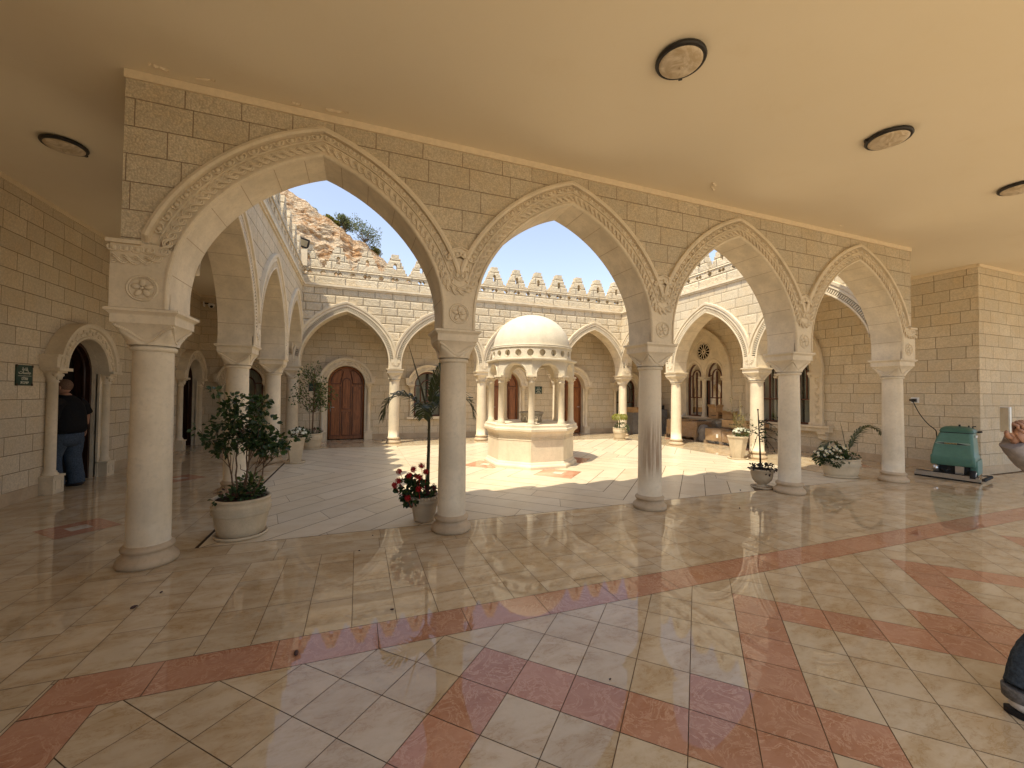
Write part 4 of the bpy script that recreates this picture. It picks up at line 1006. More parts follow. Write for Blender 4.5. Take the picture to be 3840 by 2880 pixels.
# wall socket
t=thing('wall_socket','white wall socket with a black plug low on the right wall','socket',(0,0,0))
m=MB();m.plate([[(.70,1.38),(.84,1.38),(.84,1.50),(.70,1.50)]],FRW,0,.012);bevel(m.build('face_plate',M['white'],t),.004)
m=MB();m.plate([[(.74,1.40),(.81,1.40),(.81,1.47),(.74,1.47)]],FRW,.012,.06);m.tube([FRW(.775,1.435,.05),FRW(.83,1.44,.09)],.022,8);bevel(m.build('plug',M['black'],t),.006)
# flood light
t=thing('flood_light','black rectangular flood light on the left corner of the back battlements','flood light',(.20,D-.2,5.325))
m=MB();m.tube([(-.0,0.1,.0),(0,0.0,.05),(0,-.02,.08)],.018,6);m.build('bracket',M['black'],t)
e=Euler((R(18),R(10),R(16))).to_matrix()
m=MB();m.obox((0,-.03,.17),e@Vector((.16,0,0)),e@Vector((0,.035,0)),e@Vector((0,0,.125)));bevel(m.build('housing',M['black'],t),.01)
m=MB();m.obox(Vector((0,-.03,.17))+e@Vector((0,-.036,0)),e@Vector((.112,0,0)),e@Vector((0,.002,0)),e@Vector((0,0,.082)));m.build('lens',plain('floodlight_lens',(.30,.25,.16),.2,.5),t)
# ---------------------------------------------------------------- plants
V=Vector
def ru():
    while True:
        v=V((rnd.uniform(-1,1),rnd.uniform(-1,1),rnd.uniform(-1,1)))
        if .05<v.length<1:return v.normalized()
def leaf(mb,p,d,n,L,w,cup=.15):
    d=d.normalized();s=d.cross(n)
    if s.length<1e-4:s=d.orthogonal()
    s.normalize();n=s.cross(d)
    P=[p,p+d*L*.3+s*w*.8+n*cup*w,p+d*L*.65+s*w*.85+n*cup*w,p+d*L-n*w*.3,p+d*L*.65-s*w*.85+n*cup*w,p+d*L*.3-s*w*.8+n*cup*w,p+d*L*.5-n*.1*w]
    mb.add(P,[(0,1,6),(1,2,6),(2,3,6),(3,4,6),(4,5,6),(5,0,6)],False)
def tn(mb,v=.45,g=0):f=1+rnd.uniform(-v,v);mb.tc=(f*(1+rnd.uniform(-.12,.2)+g),f,f*rnd.uniform(.7,1.1))
def clump(mb,c,r,n,L,w,up=.3,flat=1):
    for _ in range(n):
        v=ru();rr=r*rnd.uniform(.3,1)**.5;p=V(c)+V((v.x*rr,v.y*rr,v.z*rr*flat));tn(mb);l=L*rnd.uniform(.6,1.2);leaf(mb,p,v+V((0,0,rnd.uniform(-.5,up)))+ru()*.5,ru()+V((0,0,1)),l,w*l/L)
def twig(mb,a,b,r0,r1,bend=.03,n=6):
    a,b=V(a),V(b);o=ru()*bend;P=[a.lerp(b,i/n)+o*sin(PI*i/n)+ru()*bend*.2*(0<i<n) for i in range(n+1)];mb.tube(P,[r0+(r1-r0)*i/n for i in range(n+1)],5);return P
def flower(mb,p,nrm,r,n=9):
    nrm=nrm.normalized();a=nrm.orthogonal().normalized();b=nrm.cross(a);mb.tc=(1,1,1)*1;f=rnd.uniform(.85,1.05);mb.tc=(f,f,f*.97)
    for j in range(n):
        t=2*PI*j/n;e=a*cos(t)+b*sin(t);s=a*-sin(t)+b*cos(t);mb.add([p+e*r*.2,p+e*r*.65+s*r*.27+nrm*r*.1,p+e*r+nrm*r*.03,p+e*r*.65-s*r*.27+nrm*r*.1],[(0,1,2,3)],False)
def blossom(par,p,nrm,r,n,mat,ctr=False,name='flower'):
    m=MB();m.fix=False;flower(m,p,nrm,r,n);ms=[mat]
    if ctr:
        ms.append(M['yel']);m.mi=1;m.tc=(1,1,1);m.ell(p+nrm.normalized()*.004,(.009,0,0),(0,.009,0),(0,0,.009),6,4)
    m.build(name,ms,par)
def soil(par,r,z,sx=1,sy=1):
    MB().lathe([(r,0),(r*.6,.012),(0,.02)],24,(0,0,z),False,sx,sy).build('soil',M['soil'],par)
def saucer(par,r,mat,sx=1,sy=1,z=0):
    MB().lathe([(r*.86,.001),(r*.97,.008),(r,.03),(r*.975,.036),(r*.93,.03),(r*.9,.014),(0,.012)],40,(0,0,z),False,sx,sy).build('saucer',mat,par)
def potbody(par,prof,mat,n=44,sx=1,sy=1,ph=0):
    return MB().lathe(prof,n,(0,0,0),False,sx,sy,ph).build('pot_body',mat,par)
BANDS=lambda r0,r1,h,rim:[(0,.016),(r0*.9,.016),(r0,.03),(r0+(r1-r0)*.35,h*.28),(r0+(r1-r0)*.7,h*.56),(r0+(r1-r0)*.76+.002,h*.585),(r0+(r1-r0)*.77+.016,h*.61),(r0+(r1-r0)*.78,h*.64),(r0+(r1-r0)*.82+.018,h*.685),(r0+(r1-r0)*.84,h*.73),(r0+(r1-r0)*.88+.018,h*.80),(r0+(r1-r0)*.9,h*.84),(r1*.985,h*.93),(r1+rim,h*.95),(r1+rim+.004,h*.985),(r1+rim-.006,h),(r1-.02,h),(r1-.03,h*.9)]
# 1: large pot with bushy shrub
t=thing('planter','large banded cream pot on a saucer holding seedlings, in front of the bushy shrub','planter',(.57,.53,0))
saucer(t,.245,M['pot']);potbody(t,BANDS(.208,.262,.40,.006),M['pot']);soil(t,.245,.375)
sh=thing('shrub','bushy dark green shrub with several thin stems growing from the large banded pot','shrub',(.57,.53,.38))
mb=MB();lf=MB();lf.fix=False
tips=[]
for i,(bx,by,tx,ty,tz) in enumerate([(-.03,0,-.05,.03,.95),(.0,.02,-.02,-.02,1.12),(.05,-.02,.24,.05,.62),(.03,.03,.14,-.06,.85),(-.05,-.02,-.22,-.04,.8),(.06,.0,.27,-.06,.5),(-.02,.04,.08,.14,.9)]):
    P=twig(mb,(bx,by,-.02),(tx*.75,ty*.75,tz*.72),.0105,.005,.04,8);tips.append(P[-1])
    for q in range(7):
        s0=P[rnd.randint(4,8)];e=s0+V((tx*.4+rnd.uniform(-.16,.16),ty*.4+rnd.uniform(-.15,.15),rnd.uniform(.02,.30)));twig(mb,s0,e,.0045,.002,.03,4);tips.append(e)
for p in tips:
    if p.z<.50:p.z=.52+rnd.uniform(0,.12)
    clump(lf,p,.075,17,.055,.021,.25,.7)
for c_,r,n in[((-.26,-.08,.62),.075,34),((-.21,0,.78),.085,40),((-.27,.0,1.10),.05,20),((-.10,0,1.02),.09,42),((.02,.02,1.0),.09,46),((.11,.05,.95),.10,50),((.22,0,.78),.10,46),((.29,-.03,.60),.09,40),((-.06,0,.80),.10,42),((.14,-.04,.60),.10,46),((-.13,-.06,.55),.07,28),((.17,.04,1.0),.06,24),((-.14,0,.93),.07,30),((.05,0,.66),.09,36),((-.2,-.05,.5),.06,22),((.24,.0,.45),.06,22)]:clump(lf,c_,r,n,.056,.021,.2,.7)
mb.build('stems',M['bark'],sh);lf.build('foliage',M['leaf'],sh)
for _ in range(30):
    gc=MB();gc.fix=False;a=rnd.uniform(0,2*PI);r=rnd.uniform(.05,.25);clump(gc,(r*cos(a),r*sin(a),.40+.06*rnd.random()),.055,16,.045,.016,.6);gc.build('seedling',M['leaf'],t)
clump2=MB();clump2.fix=False;clump(clump2,(.06,.05,.50),.12,120,.05,.018,.5);clump2.build('low_leaves',M['leaf2'],t)
for _ in range(22):a=rnd.uniform(2.6,5.6);r=rnd.uniform(.12,.25);blossom(t,V((r*cos(a),r*sin(a),.43+rnd.uniform(0,.05))),V((0,-.6,1)),.014,5,M['fld'])
# 2: square tapered pot with white flowers
t=thing('planter','square tapered cream planter with white flowers beside the left arcade','planter',(.47,5.12,0),R(14))
saucer(t,.20,M['pot']);s2=sqrt(2)
potbody(t,[(0,.02),(.10*s2,.02),(.155*s2,.50),(.165*s2,.505),(.165*s2,.535),(.145*s2,.535),(.14*s2,.48)],M['pot'],4,ph=PI/4)
soil(t,.14,.49)
t2=MB();t2.fix=False;clump(t2,(.08,-.0,.60),.17,420,.045,.012,.6,.7);clump(t2,(.2,.0,.52),.10,160,.04,.012,.2);t2.build('foliage',M['leaf'],t)
for _ in range(34):
    v=ru();v.z=abs(v.z);blossom(t,V((.03+v.x*.17,v.y*.15-.05,.62+v.z*.10)),v+V((0,-.6,.5)),.029,8,M['flw'])
# 3: banded pot with slim tree near the back
t=thing('planter','banded cream pot with red flowers by the first wooden door','planter',(.58,7.28,0))
saucer(t,.235,M['pot']);potbody(t,BANDS(.19,.245,.41,.006),M['pot']);soil(t,.225,.385)
for _ in range(16):a=rnd.uniform(0,6.3);r=.15*rnd.random();blossom(t,V((.1+r*cos(a),-.05+r*sin(a),.45+.08*rnd.random())),ru()+V((0,-.5,.8)),.025,6,M['fld'])
g_=MB();g_.fix=False;clump(g_,(.05,0,.44),.17,220,.05,.012,.8,.5);g_.build('foliage',M['leaf'],t)
tr=thing('potted_tree','slim tree with small dull green leaves rising before the back wall, left of the door','tree',(.58,7.28,.39))
mb=MB();P=twig(mb,(0,0,0),(.02,0,1.0),.022,.016,.03,8);twig(mb,(-.06,0,0),(-.12,0,1.3),.008,.004,.02);lf=MB();lf.fix=False
for i in range(26):
    a=rnd.uniform(0,2*PI);z=rnd.uniform(.62,1.75);r=rnd.uniform(.1,.52)*(1 if z<1.45 else .55);e=V((r*cos(a)-.02,r*sin(a)*.8,z));s0=V((.02,0,max(.55,z-.35)));twig(mb,s0,e,.008,.003,.04,5);clump(lf,e,.12,38,.05,.02,.2,1);clump(lf,s0.lerp(e,.6),.10,18,.05,.02,.2,1)
mb.tube([(.02,0,1.0),(.0,.02,1.4),(.03,0,1.75)],[.016,.01,.004],5);mb.build('trunk',M['bark'],tr);lf.build('crown',M['leaf2'],tr)
# 4: palm pot with geraniums behind column 2
t=thing('planter','round veined pot with scalloped rim and red geraniums behind the second foreground column','planter',(2.43,.40,0))
potbody(t,[(0,.002),(.10,.002),(.115,.012),(.12,.03),(.145,.17),(.158,.215),(.168,.225),(.17,.25),(.165,.262),(.178,.275),(.18,.292),(.165,.30),(.15,.30),(.14,.27)],M['potm']);soil(t,.148,.275)
m=MB()
for j in range(30):a=2*PI*j/30;m.ell((.176*cos(a),.176*sin(a),.285),(.016*cos(a),.016*sin(a),0),(-.018*sin(a),.018*cos(a),0),(0,0,.016),6,4)
m.build('scalloped_rim',M['potm'],t)
g_=MB();g_.fix=False
for c_,r,n in[((-.20,-.05,.40),.12,110),((-.12,-.08,.46),.09,80),((-.17,-.1,.31),.09,80),((.0,-.05,.36),.10,90)]:clump(g_,c_,r,n,.06,.03,.3,.9)
g_.build('geranium_leaves',M['leaf'],t)
f_=MB();f_.fix=False
for c_ in[(-.15,-.14,.63),(-.10,-.20,.55),(-.02,-.18,.60),(-.20,-.16,.57),(-.31,-.14,.51),(-.35,-.10,.46),(-.10,-.22,.42),(-.22,-.22,.33),(-.30,-.06,.60),(-.06,-.14,.66)]:
    f_=MB();f_.fix=False
    f_.tube([(c_[0]*.3,c_[1]*.3,.3),(c_[0]*.8,c_[1]*.8,c_[2]-.12),c_],.003,4)
    for _ in range(34):v=ru();flower(f_,V(c_)+v*.034*rnd.uniform(.4,1),v+ru()*.5,.02,5)
    f_.build('flower_head',M['flr'],t)
for _ in range(26):blossom(t,V((.02+rnd.uniform(-.1,.1),-.12+rnd.uniform(-.05,.06),.33+rnd.uniform(0,.1))),ru()+V((0,-.8,.4)),.02,6,M['fld'])
def frond(mb,st,p0,dir_,L,droop,nl=30,ll=.22,w=.010,r=.007,flip=1,up=1.0):
    """arching palm frond: rachis + leaflets"""
    d=V(dir_).normalized();P=[V(p0)];
    for i in range(14):
        d=(d+V((0,0,-droop*(i/14)**1.2*.35))).normalized();P.append(P[-1]+d*L/14)
    st.tube(P,[r*(1-.8*i/14)+.001 for i in range(15)],5)
    for i in range(nl):
        f=.16+.84*i/nl;q=f*14;a=int(min(q,13));p=P[a].lerp(P[a+1],q-a);tg=(P[a+1]-P[a]).normalized();sd=tg.cross(V((0,0,1)))
        if sd.length<.05:sd=V((1,0,0))
        sd.normalize()
        for s in(-1,1):
            l=ll*(.35+1.1*sin(PI*min(1,f*.93+.06))**.8)*rnd.uniform(.8,1.1);dd=(sd*s*.75+tg*.75+V((0,0,.18*up))+ru()*.10).normalized();tn(mb,.3)
            m1=p+dd*l*.5;e=m1+(dd+V((0,0,-.75))).normalized()*l*.5;wd=tg.cross(dd).cross(dd).normalized()*w
            mb.add([p-wd*.5,p+wd*.5,m1+wd,e,m1-wd],[(0,1,2,4),(4,2,3)],False)
pt=thing('palm_tree','young palm with dark arching fronds and a tall spear behind the second foreground column','palm',(2.43,.40,.27))
mb=MB();mb.tube([(.03,0,0),(.035,0,.3),(.04,0,.6),(.04,0,.95)],[.026,.021,.018,.015],10)
for i in range(9):z=.08+.1*i;mb.lathe([(.0245-.0009*i,z),(.0225-.0009*i,z+.012)],10,(.036,0,0),False)
mb.tube([(.04,0,.9),(-.05,-.02,1.25),(-.215,-.03,1.78)],[.012,.011,.002],6)
mb.build('trunk',plain('palm_stem',(.06,.055,.025),.6),pt)
mb=MB();mb.fix=False;st=MB()
frond(mb,st,(.03,0,.95),(-.75,-.15,.95),.80,1.9,26,.20,.012)
frond(mb,st,(.04,0,.95),(.75,-.05,.95),.80,1.9,28,.20,.012)
frond(mb,st,(.04,0,.95),(.25,.15,1.4),.85,1.0,30,.20,.012)
frond(mb,st,(.03,0,.93),(-.2,-.6,.75),.5,1.6,20,.16,.012);frond(mb,st,(.04,.02,.93),(.35,.6,1.1),.7,1.5,24,.18,.012)
st.build('frond_stalks',plain('palm_stalk',(.06,.06,.025),.5),pt);mb.build('fronds',M['palm'],pt)
# 5: urn with thin leggy plant
t=thing('planter','small veined goblet urn on a saucer left of the fourth foreground column','planter',(7.86,.36,0))
saucer(t,.165,M['potm']);potbody(t,[(0,.02),(.085,.02),(.09,.035),(.07,.05),(.068,.065),(.10,.09),(.138,.14),(.155,.20),(.163,.28),(.178,.292),(.178,.31),(.165,.312),(.15,.30)],M['potm']);soil(t,.155,.29)
pur=leafmat('purple_leaf',(.03,.02,.02))
for q in range(21):
    g_=MB();g_.fix=False;a=rnd.uniform(0,6.3);r=rnd.uniform(.04,.17)
    if q<20:clump(g_,(r*cos(a),r*sin(a),.33+.02*rnd.random()),.04,9,.05,.016,.5)
    else:clump(g_,(-.06,-.16,.27),.03,10,.035,.012,-.5)
    g_.build('seedling',pur,t)
tw=thing('leggy_plant','thin bare staked plant with tangled wiry shoots standing in the goblet urn','plant',(7.86,.36,.30))
mb=MB();lf=MB();lf.fix=False
mb.tube([(-.04,0,0),(-.045,0,.4),(-.06,0,.6),(-.085,0,.96)],[.011,.010,.009,.008],6);mb.tube([(-.01,0,0),(-.03,0,.3),(-.05,.0,.55)],.006,5);mb.ell((-.086,0,.97),(.014,0,0),(0,.014,0),(0,0,.016),6,4)
for _ in range(20):
    z=rnd.uniform(.42,.8);p=V((-.06,0,z));a=rnd.choice((0,-.4,.1,.4,-.5,-.2,PI,PI+.4));d=V((cos(a),sin(a)*.6,rnd.uniform(-.1,.7)));Pq=[p.copy()];L=rnd.uniform(.25,.55)
    for i in range(9):
        d=(d+V((rnd.uniform(-.35,.35),rnd.uniform(-.3,.3),rnd.uniform(-.4,.22)))).normalized();p=p+d*L/9;Pq.append(p.copy())
        if rnd.random()<.45:tn(lf);leaf(lf,p,ru(),ru(),.035,.013)
    mb.tube(Pq,[.0055*(1-.06*i) for i in range(10)],4)
clump(lf,(.03,0,.57),.04,10,.05,.018);mb.build('stems',plain('dark_bark',(.035,.022,.015),.8),tw);lf.build('leaves',M['leaf'],tw)
# 6: oval bowl with daisies and small palm
t=thing('planter','wide oval cream bowl full of white daisies in front of the last arch','planter',(10.15,.55,0),R(-28))
saucer(t,.235,M['pot'],1.22,.86);potbody(t,BANDS(.215,.262,.35,.006),M['pot'],48,1.22,.86);soil(t,.245,.32,1.22,.86)
g_=MB();g_.fix=False
for c_,r,n in[((-.26,-.06,.42),.17,420),((-.10,-.08,.46),.15,330),((-.36,-.04,.36),.12,230),((-.18,-.18,.30),.10,170),((.0,-.14,.36),.10,130),((-.38,-.04,.28),.07,90)]:clump(g_,c_,r,n,.05,.011,.5,.75)
clump(g_,(.20,0,.38),.10,60,.05,.015,.6,.5);g_.build('daisy_leaves',M['leaf'],t)
for c_,r,n in[((-.26,-.06,.43),.18,20),((-.10,-.08,.47),.16,15),((-.38,-.05,.40),.13,9),((-.16,-.19,.33),.10,5)]:
    for _ in range(n):
        v=ru();v.y=-abs(v.y)*.8;v.z=abs(v.z);p=V(c_)+V((v.x*r,v.y*r*.9,v.z*r*.75));nn=v+V((-.2,-.6,.35));blossom(t,p+V((-.01,-.03,.01)),nn,.024,10,M['flw'],True,'daisy')
pt=thing('palm_tree','small palm with two curved fronds rising from the daisy bowl','palm',(10.15,.55,.33),R(-20))
mb=MB();mb.fix=False;st=MB()
frond(mb,st,(.09,0,0.05),(-.85,-.1,1.35),.74,1.75,28,.13,.010,.010);frond(mb,st,(.11,0,.05),(.42,-.05,1.25),1.0,1.5,38,.15,.011,.012)
st.tube([(.1,0,-.02),(.1,0,.15),(.1,0,.28)],[.028,.024,.012],8);st.tube([(.10,0,.2),(.03,0,.55),(-.01,0,.72)],[.006,.005,.001],5)
st.build('stalks',plain('green_stalk',(.10,.09,.035),.5),pt);mb.build('fronds',M['palm'],pt)
# 7: tall octagonal tapered planter in the sun
t=thing('planter','tall faceted tapered planter in full sun with white flowers by the bright column','planter',(10.12,2.74,0))
saucer(t,.225,M['pot']);potbody(t,[(0,.02),(.13,.02),(.135,.03),(.225,.50),(.24,.51),(.243,.54),(.21,.54),(.20,.50)],M['pot'],8,ph=PI/8);soil(t,.21,.50)
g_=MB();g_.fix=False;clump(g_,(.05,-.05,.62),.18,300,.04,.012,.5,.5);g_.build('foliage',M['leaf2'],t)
for _ in range(70):v=ru();blossom(t,V((.06+v.x*.2,-.06+v.y*.16,.64+abs(v.z)*.1)),v+V((0,-.5,.7)),.026,7,M['flw'])
tw=thing('leggy_plant','dry straggling rose with pale stems in the tall sunlit planter','plant',(10.12,2.74,.50))
mb=MB();lf=MB();lf.fix=False
for e in[(-.26,0,.96),(.06,0,.95),(.0,.05,.5),(.12,-.05,.6),(-.1,0,.6),(.2,0,.55)]:
    P=twig(mb,(rnd.uniform(-.05,.08),0,0),e,.006,.002,.06,7)
    for q in range(7):
        s0=P[rnd.randint(2,6)];x=s0+V((rnd.uniform(-.16,.16),rnd.uniform(-.1,.1),rnd.uniform(-.02,.16)));twig(mb,s0,x,.0025,.0015,.02,3);clump(lf,x,.045,7,.03,.009)
clump(lf,(.05,0,.42),.13,120,.045,.009,.9);mb.build('stems',plain('pale_stem',(.32,.25,.13),.8),tw);lf.build('leaves',leafmat('dry_leaf',(.16,.14,.05)),tw)
# 8: pot with little yellow palm at the back right corner
t=thing('planter','cream banded pot in the sunny far right corner with trailing greenery','planter',(9.72,6.85,0))
saucer(t,.21,M['pot']);potbody(t,BANDS(.165,.215,.40,.006),M['pot']);soil(t,.2,.375)
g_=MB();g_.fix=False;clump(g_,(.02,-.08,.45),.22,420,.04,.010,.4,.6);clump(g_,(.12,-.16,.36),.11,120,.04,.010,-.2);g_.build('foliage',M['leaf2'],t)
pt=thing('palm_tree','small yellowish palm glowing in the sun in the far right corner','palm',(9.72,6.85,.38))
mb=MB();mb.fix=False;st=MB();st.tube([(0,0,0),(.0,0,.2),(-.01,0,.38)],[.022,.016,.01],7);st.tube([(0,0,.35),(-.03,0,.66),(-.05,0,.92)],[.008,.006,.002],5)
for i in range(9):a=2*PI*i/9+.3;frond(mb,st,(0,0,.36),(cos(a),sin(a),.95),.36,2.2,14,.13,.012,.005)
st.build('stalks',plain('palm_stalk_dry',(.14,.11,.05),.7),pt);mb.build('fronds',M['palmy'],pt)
# ---------------------------------------------------------------- cartons, pallets
M['card']=plain('cardboard',(.46,.29,.14),.85,.1,0,.12,9);M['card2']=plain('dark_cardboard',(.38,.23,.11),.85,.1,0,.15,9);M['tape']=plain('brown_tape',(.30,.17,.07),.3,.4);M['paper']=plain('white_paper',(.75,.73,.68),.8)
M['pwood']=plain('pallet_wood',(.30,.21,.13),.85,.1,0,.25,14);M['ink_and_shade']=plain('black_print_and_shade',(.03,.025,.02),.7);M['gbox']=plain('grey_plastic_crate',(.17,.16,.15),.5,.4,0,.2,8)
t=NT('stretch_film');t.t.nodes.remove(t.b);p=t.pos();n=t.noise(p,14,5,.7,1.6);gl=t.n('ShaderNodeBsdfGlossy');gl.inputs['Roughness'].default_value=.16;tr=t.n('ShaderNodeBsdfTransparent');tr.inputs[0].default_value=(.86,.86,.85,1);df=t.n('ShaderNodeBsdfDiffuse');df.inputs[0].default_value=(.62,.60,.56,1)
bp=t.n('ShaderNodeBump');bp.inputs['Strength'].default_value=1;bp.inputs['Distance'].default_value=.05;t.l(n,bp.inputs['Height']);t.l(bp.outputs[0],gl.inputs['Normal'])
a=t.n('ShaderNodeMixShader');a.inputs[0].default_value=.35;t.l(df.outputs[0],a.inputs[1]);t.l(gl.outputs[0],a.inputs[2]);b=t.n('ShaderNodeMixShader');t.l(t.rng(n,.42,.72,.02,.30),b.inputs[0]);t.l(tr.outputs[0],b.inputs[1]);t.l(a.outputs[0],b.inputs[2]);t.l(b.outputs[0],t.out.inputs[0]);M['film']=t.mat
def carton(loc,sx,sy,sz,rz,label,mat='card',open_=False,tape=True,print_=False,group='cardboard boxes'):
    t=thing('cardboard_box',label,'box',loc,rz,group);m=MB();m.box(-sx/2,sx/2,-sy/2,sy/2,.001,sz);bevel(m.build('box_body',M[mat],t),.006,2)
    if open_:
        for s in(-1,1):
            f=MB();f.obox((s*(sx/2+.03),0,sz+.05),(s*.04,0,.05),(0,sy/2,0),(.002,0,-.0015));f.build('flap',M[mat],t)
            f=MB();f.obox((0,s*(sy/2+.02),sz+.055),(0,s*.03,.055),(sx/2,0,0),(0,.0015,-.001));f.build('flap',M[mat],t)
        f=MB();f.box(-sx/2+.012,sx/2-.012,-sy/2+.012,sy/2-.012,sz,sz+.002);f.build('opening_shade',M['ink_and_shade'],t)  # black sheet on the closed top, painted as the shaded inside
    elif tape:
        f=MB();f.box(-.03,.03,-sy/2-.002,sy/2+.002,sz,sz+.002);f.box(-.03,.03,-sy/2-.0025,-sy/2-.0005,sz*.6,sz+.002);f.build('tape',M['tape'],t)
    if print_:
        f=MB();f.box(-sx/2-.003,-sx/2-.001,-sy*.3,sy*.2,sz*.42,sz*.52);f.box(-sx*.3,sx*.2,-sy/2-.003,-sy/2-.001,sz*.42,sz*.52);f.build('print',M['ink_and_shade'],t)
    return t
def pallet(loc,sx,sy,rz,label):
    t=thing('pallet',label,'pallet',loc,rz,'wooden pallets');m=MB()
    for i in range(5):y=-sy/2+.05+(sy-.1)*i/4;m.box(-sx/2,sx/2,y-.045,y+.045,.085,.105)
    m.build('deck',M['pwood'],t)
    for i in range(3):
        x=-sx/2+.05+(sx-.1)*i/2;m=MB()
        for j in range(3):y=-sy/2+.05+(sy-.1)*j/2;m.box(x-.045,x+.045,y-.045,y+.045,.016,.084)
        m.box(x-.045,x+.045,-sy/2,sy/2,.001,.015);m.build('runner',M['pwood'],t)
    return t
def film(loc,sx,sy,h,rz,label,top=True,z0=.02):
    m=MB();m.fix=False;N=64;H=12;vs=[]
    for i in range(H+1):
        z=z0+(h-z0)*i/H
        for j in range(N):
            a=2*PI*j/N;n=9;r=1/((abs(cos(a))**n+abs(sin(a))**n)**(1/n));w=1+.02*sin(5*a+i*.8)+rnd.uniform(-.008,.008)-.05*(i/H)**6
            vs.append((sx/2*r*cos(a)*w,sy/2*r*sin(a)*w,z))
    m.add(vs,[(i*N+j,i*N+(j+1)%N,(i+1)*N+(j+1)%N,(i+1)*N+j) for i in range(H) for j in range(N)],True)
    if top:m.add(vs[-N:]+[(0,0,h+.015)],[(j,(j+1)%N,N) for j in range(N)],True)
    o=m.build('stretch_wrap',M['film'],None,loc,rz);tag(o,label,'plastic wrap',group='plastic wraps');return o
# pallet A (behind the bright column) and pallet B (in front of the sill)
pa=(12.40,6.55,0);pallet(pa,.95,1.45,0,'wooden pallet under the wrapped cartons behind the bright column')
for i,(dx,dy,z,a,b,h,mt,lab) in enumerate([(0,.36,.106,.86,.66,.25,'card','lower left carton on the wrapped pallet behind the bright column'),(0,-.36,.106,.86,.66,.25,'card2','lower right carton on the wrapped pallet behind the bright column'),(0,.36,.358,.84,.64,.28,'card','upper left carton on the wrapped pallet with brown tape'),(0,-.36,.358,.84,.64,.25,'card2','darker carton on top of the wrapped pallet behind the bright column')]):
    carton((pa[0]+dx,pa[1]+dy,z),a,b,h,rnd.uniform(-.03,.03),lab,mt,tape=(mt!='gbox'))
film(pa,.99,1.5,.66,0,'clear crumpled stretch film round the pallet of cartons behind the bright column',False,.12)
m=MB();m.lathe([(.16,.02),(.2,.1),(.17,.22),(.21,.34),(.18,.46),(.14,.55),(.0,.58)],20,(0,0,0),False);o=m.build('plastic_bundle',M['film'],None,(12.05,5.62,0));tag(o,'bulging bundle of scrunched plastic film at the end of the wrapped pallet','plastic bundle')
m=MB();m.lathe([(.13,.02),(.17,.1),(.14,.22),(.18,.34),(.15,.46),(.10,.54),(.0,.56)],16,(0,0,0),False);o=m.build('grey_sack',plain('grey_sack_cloth',(.20,.17,.15),.8,.1,0,.3,8,.5),None,(12.05,5.62,0));tag(o,'dark brown grey sack inside the scrunched plastic bundle','sack')
pb=(12.28,4.78,0);pallet(pb,.95,1.25,0,'low wooden pallet with dark slots under the flat wrapped cartons')
carton((pb[0],pb[1]+.31,.106),.88,.58,.36,.02,'left flat carton under film on the low pallet','card')
carton((pb[0],pb[1]-.31,.106),.88,.58,.33,-.02,'right flat carton under film on the low pallet','card2')
film(pb,.97,1.26,.50,0,'clear stretch film over the flat cartons on the low pallet',True,.05)
carton((12.30,4.62,.53),.30,.78,.22,R(6),'long printed carton leaning on top of the low wrapped pallet','card',print_=True)
carton((12.55,4.1,.50),.4,.34,.2,.1,'dark carton at the right end on the low wrapped pallet','card2')
m=MB();m.ell((0,0,.10),(.2,0,0),(0,.2,0),(0,0,.15),14,8);o=m.build('plastic_bundle',M['film'],None,(12.2,5.22,.50),0);tag(o,'round bunch of plastic film on the left end of the low wrapped pallet','plastic bundle')
o=MB().box(-.003,.003,-.035,.035,0,.11).build('paper_label',M['paper'],None,(11.775,4.86,.22));tag(o,'white paper label stuck on the film of the low pallet','label')
carton((12.85,5.88,.735),.30,.36,.20,R(4),'printed carton on the sill, lower of two stacked boxes','card2',print_=True)
carton((12.85,5.90,.937),.28,.34,.14,R(-5),'open carton stacked on the other box on the sill','card',open_=True)
carton((12.85,5.36,.735),.27,.32,.15,R(8),'small open carton on the sill right of the stacked boxes','card',open_=True)
carton((12.5,7.28,.66),.26,.3,.12,R(12),'white carton lying on the wrapped pallet left of the bright column','paper',tape=False)
# things stacked in the far right corner
m=MB()
carton((12.5,8.45,.0),.62,.62,.92,0,'tall grey crate stack in the far right corner behind the stained column','gbox',tape=False)
carton((12.5,8.45,.925),.45,.5,.17,.2,'black box on the grey crates in the far right corner','ink_and_shade',tape=False)
carton((11.62,8.62,.0),.46,.5,.80,.05,'stack of grey trays by the arched window at the right end','gbox',tape=False)
carton((11.62,8.62,.803),.4,.44,.2,.0,'brown carton on the stack of grey trays by the corner window','card')
for q,(y,w,lab) in enumerate([(7.0,.55,'dark folded plastic sheet lying on top of the wrapped pallet'),(6.1,.4,'dark loose strap bundle on the right end of the wrapped pallet')]):
    m=MB()
    for j in range(5):
        P=[(rnd.uniform(-.2,.2),rnd.uniform(-w/2,w/2),.005+.03*rnd.random()) for _ in range(4)];m.tube(P,.009,5)
    o=m.build('dark_wrapping',M['black'],None,(12.35,y,.66 if q==0 else .63));tag(o,lab,'wrapping')
m=MB()
for s in(0,1):
    m.obox((0,0,.004+.02*s),(.2,.03*s,.015*s),(-.02,.12,0),(0,0,.003))
o=m.build('papers',M['ink_and_shade'],None,(12.84,4.4,.735));tag(o,'black folder lying open on the sill behind the bare plant','folder')
# ---------------------------------------------------------------- floor scrubber
M['green']=plain('green_machine_plastic',(.075,.175,.13),.42,.4,0,.07,14);M['green2']=plain('dark_green_lid',(.045,.125,.092),.4,.4,0,.08,14);M['rub']=plain('black_rubber',(.02,.02,.02),.7,.3)
ang=math.atan2(-.67,.18)
sb=thing('floor_scrubber','teal green walk-behind floor scrubber with a wide steel squeegee parked by the right wall','floor scrubber',(11.78,.10,0),ang)
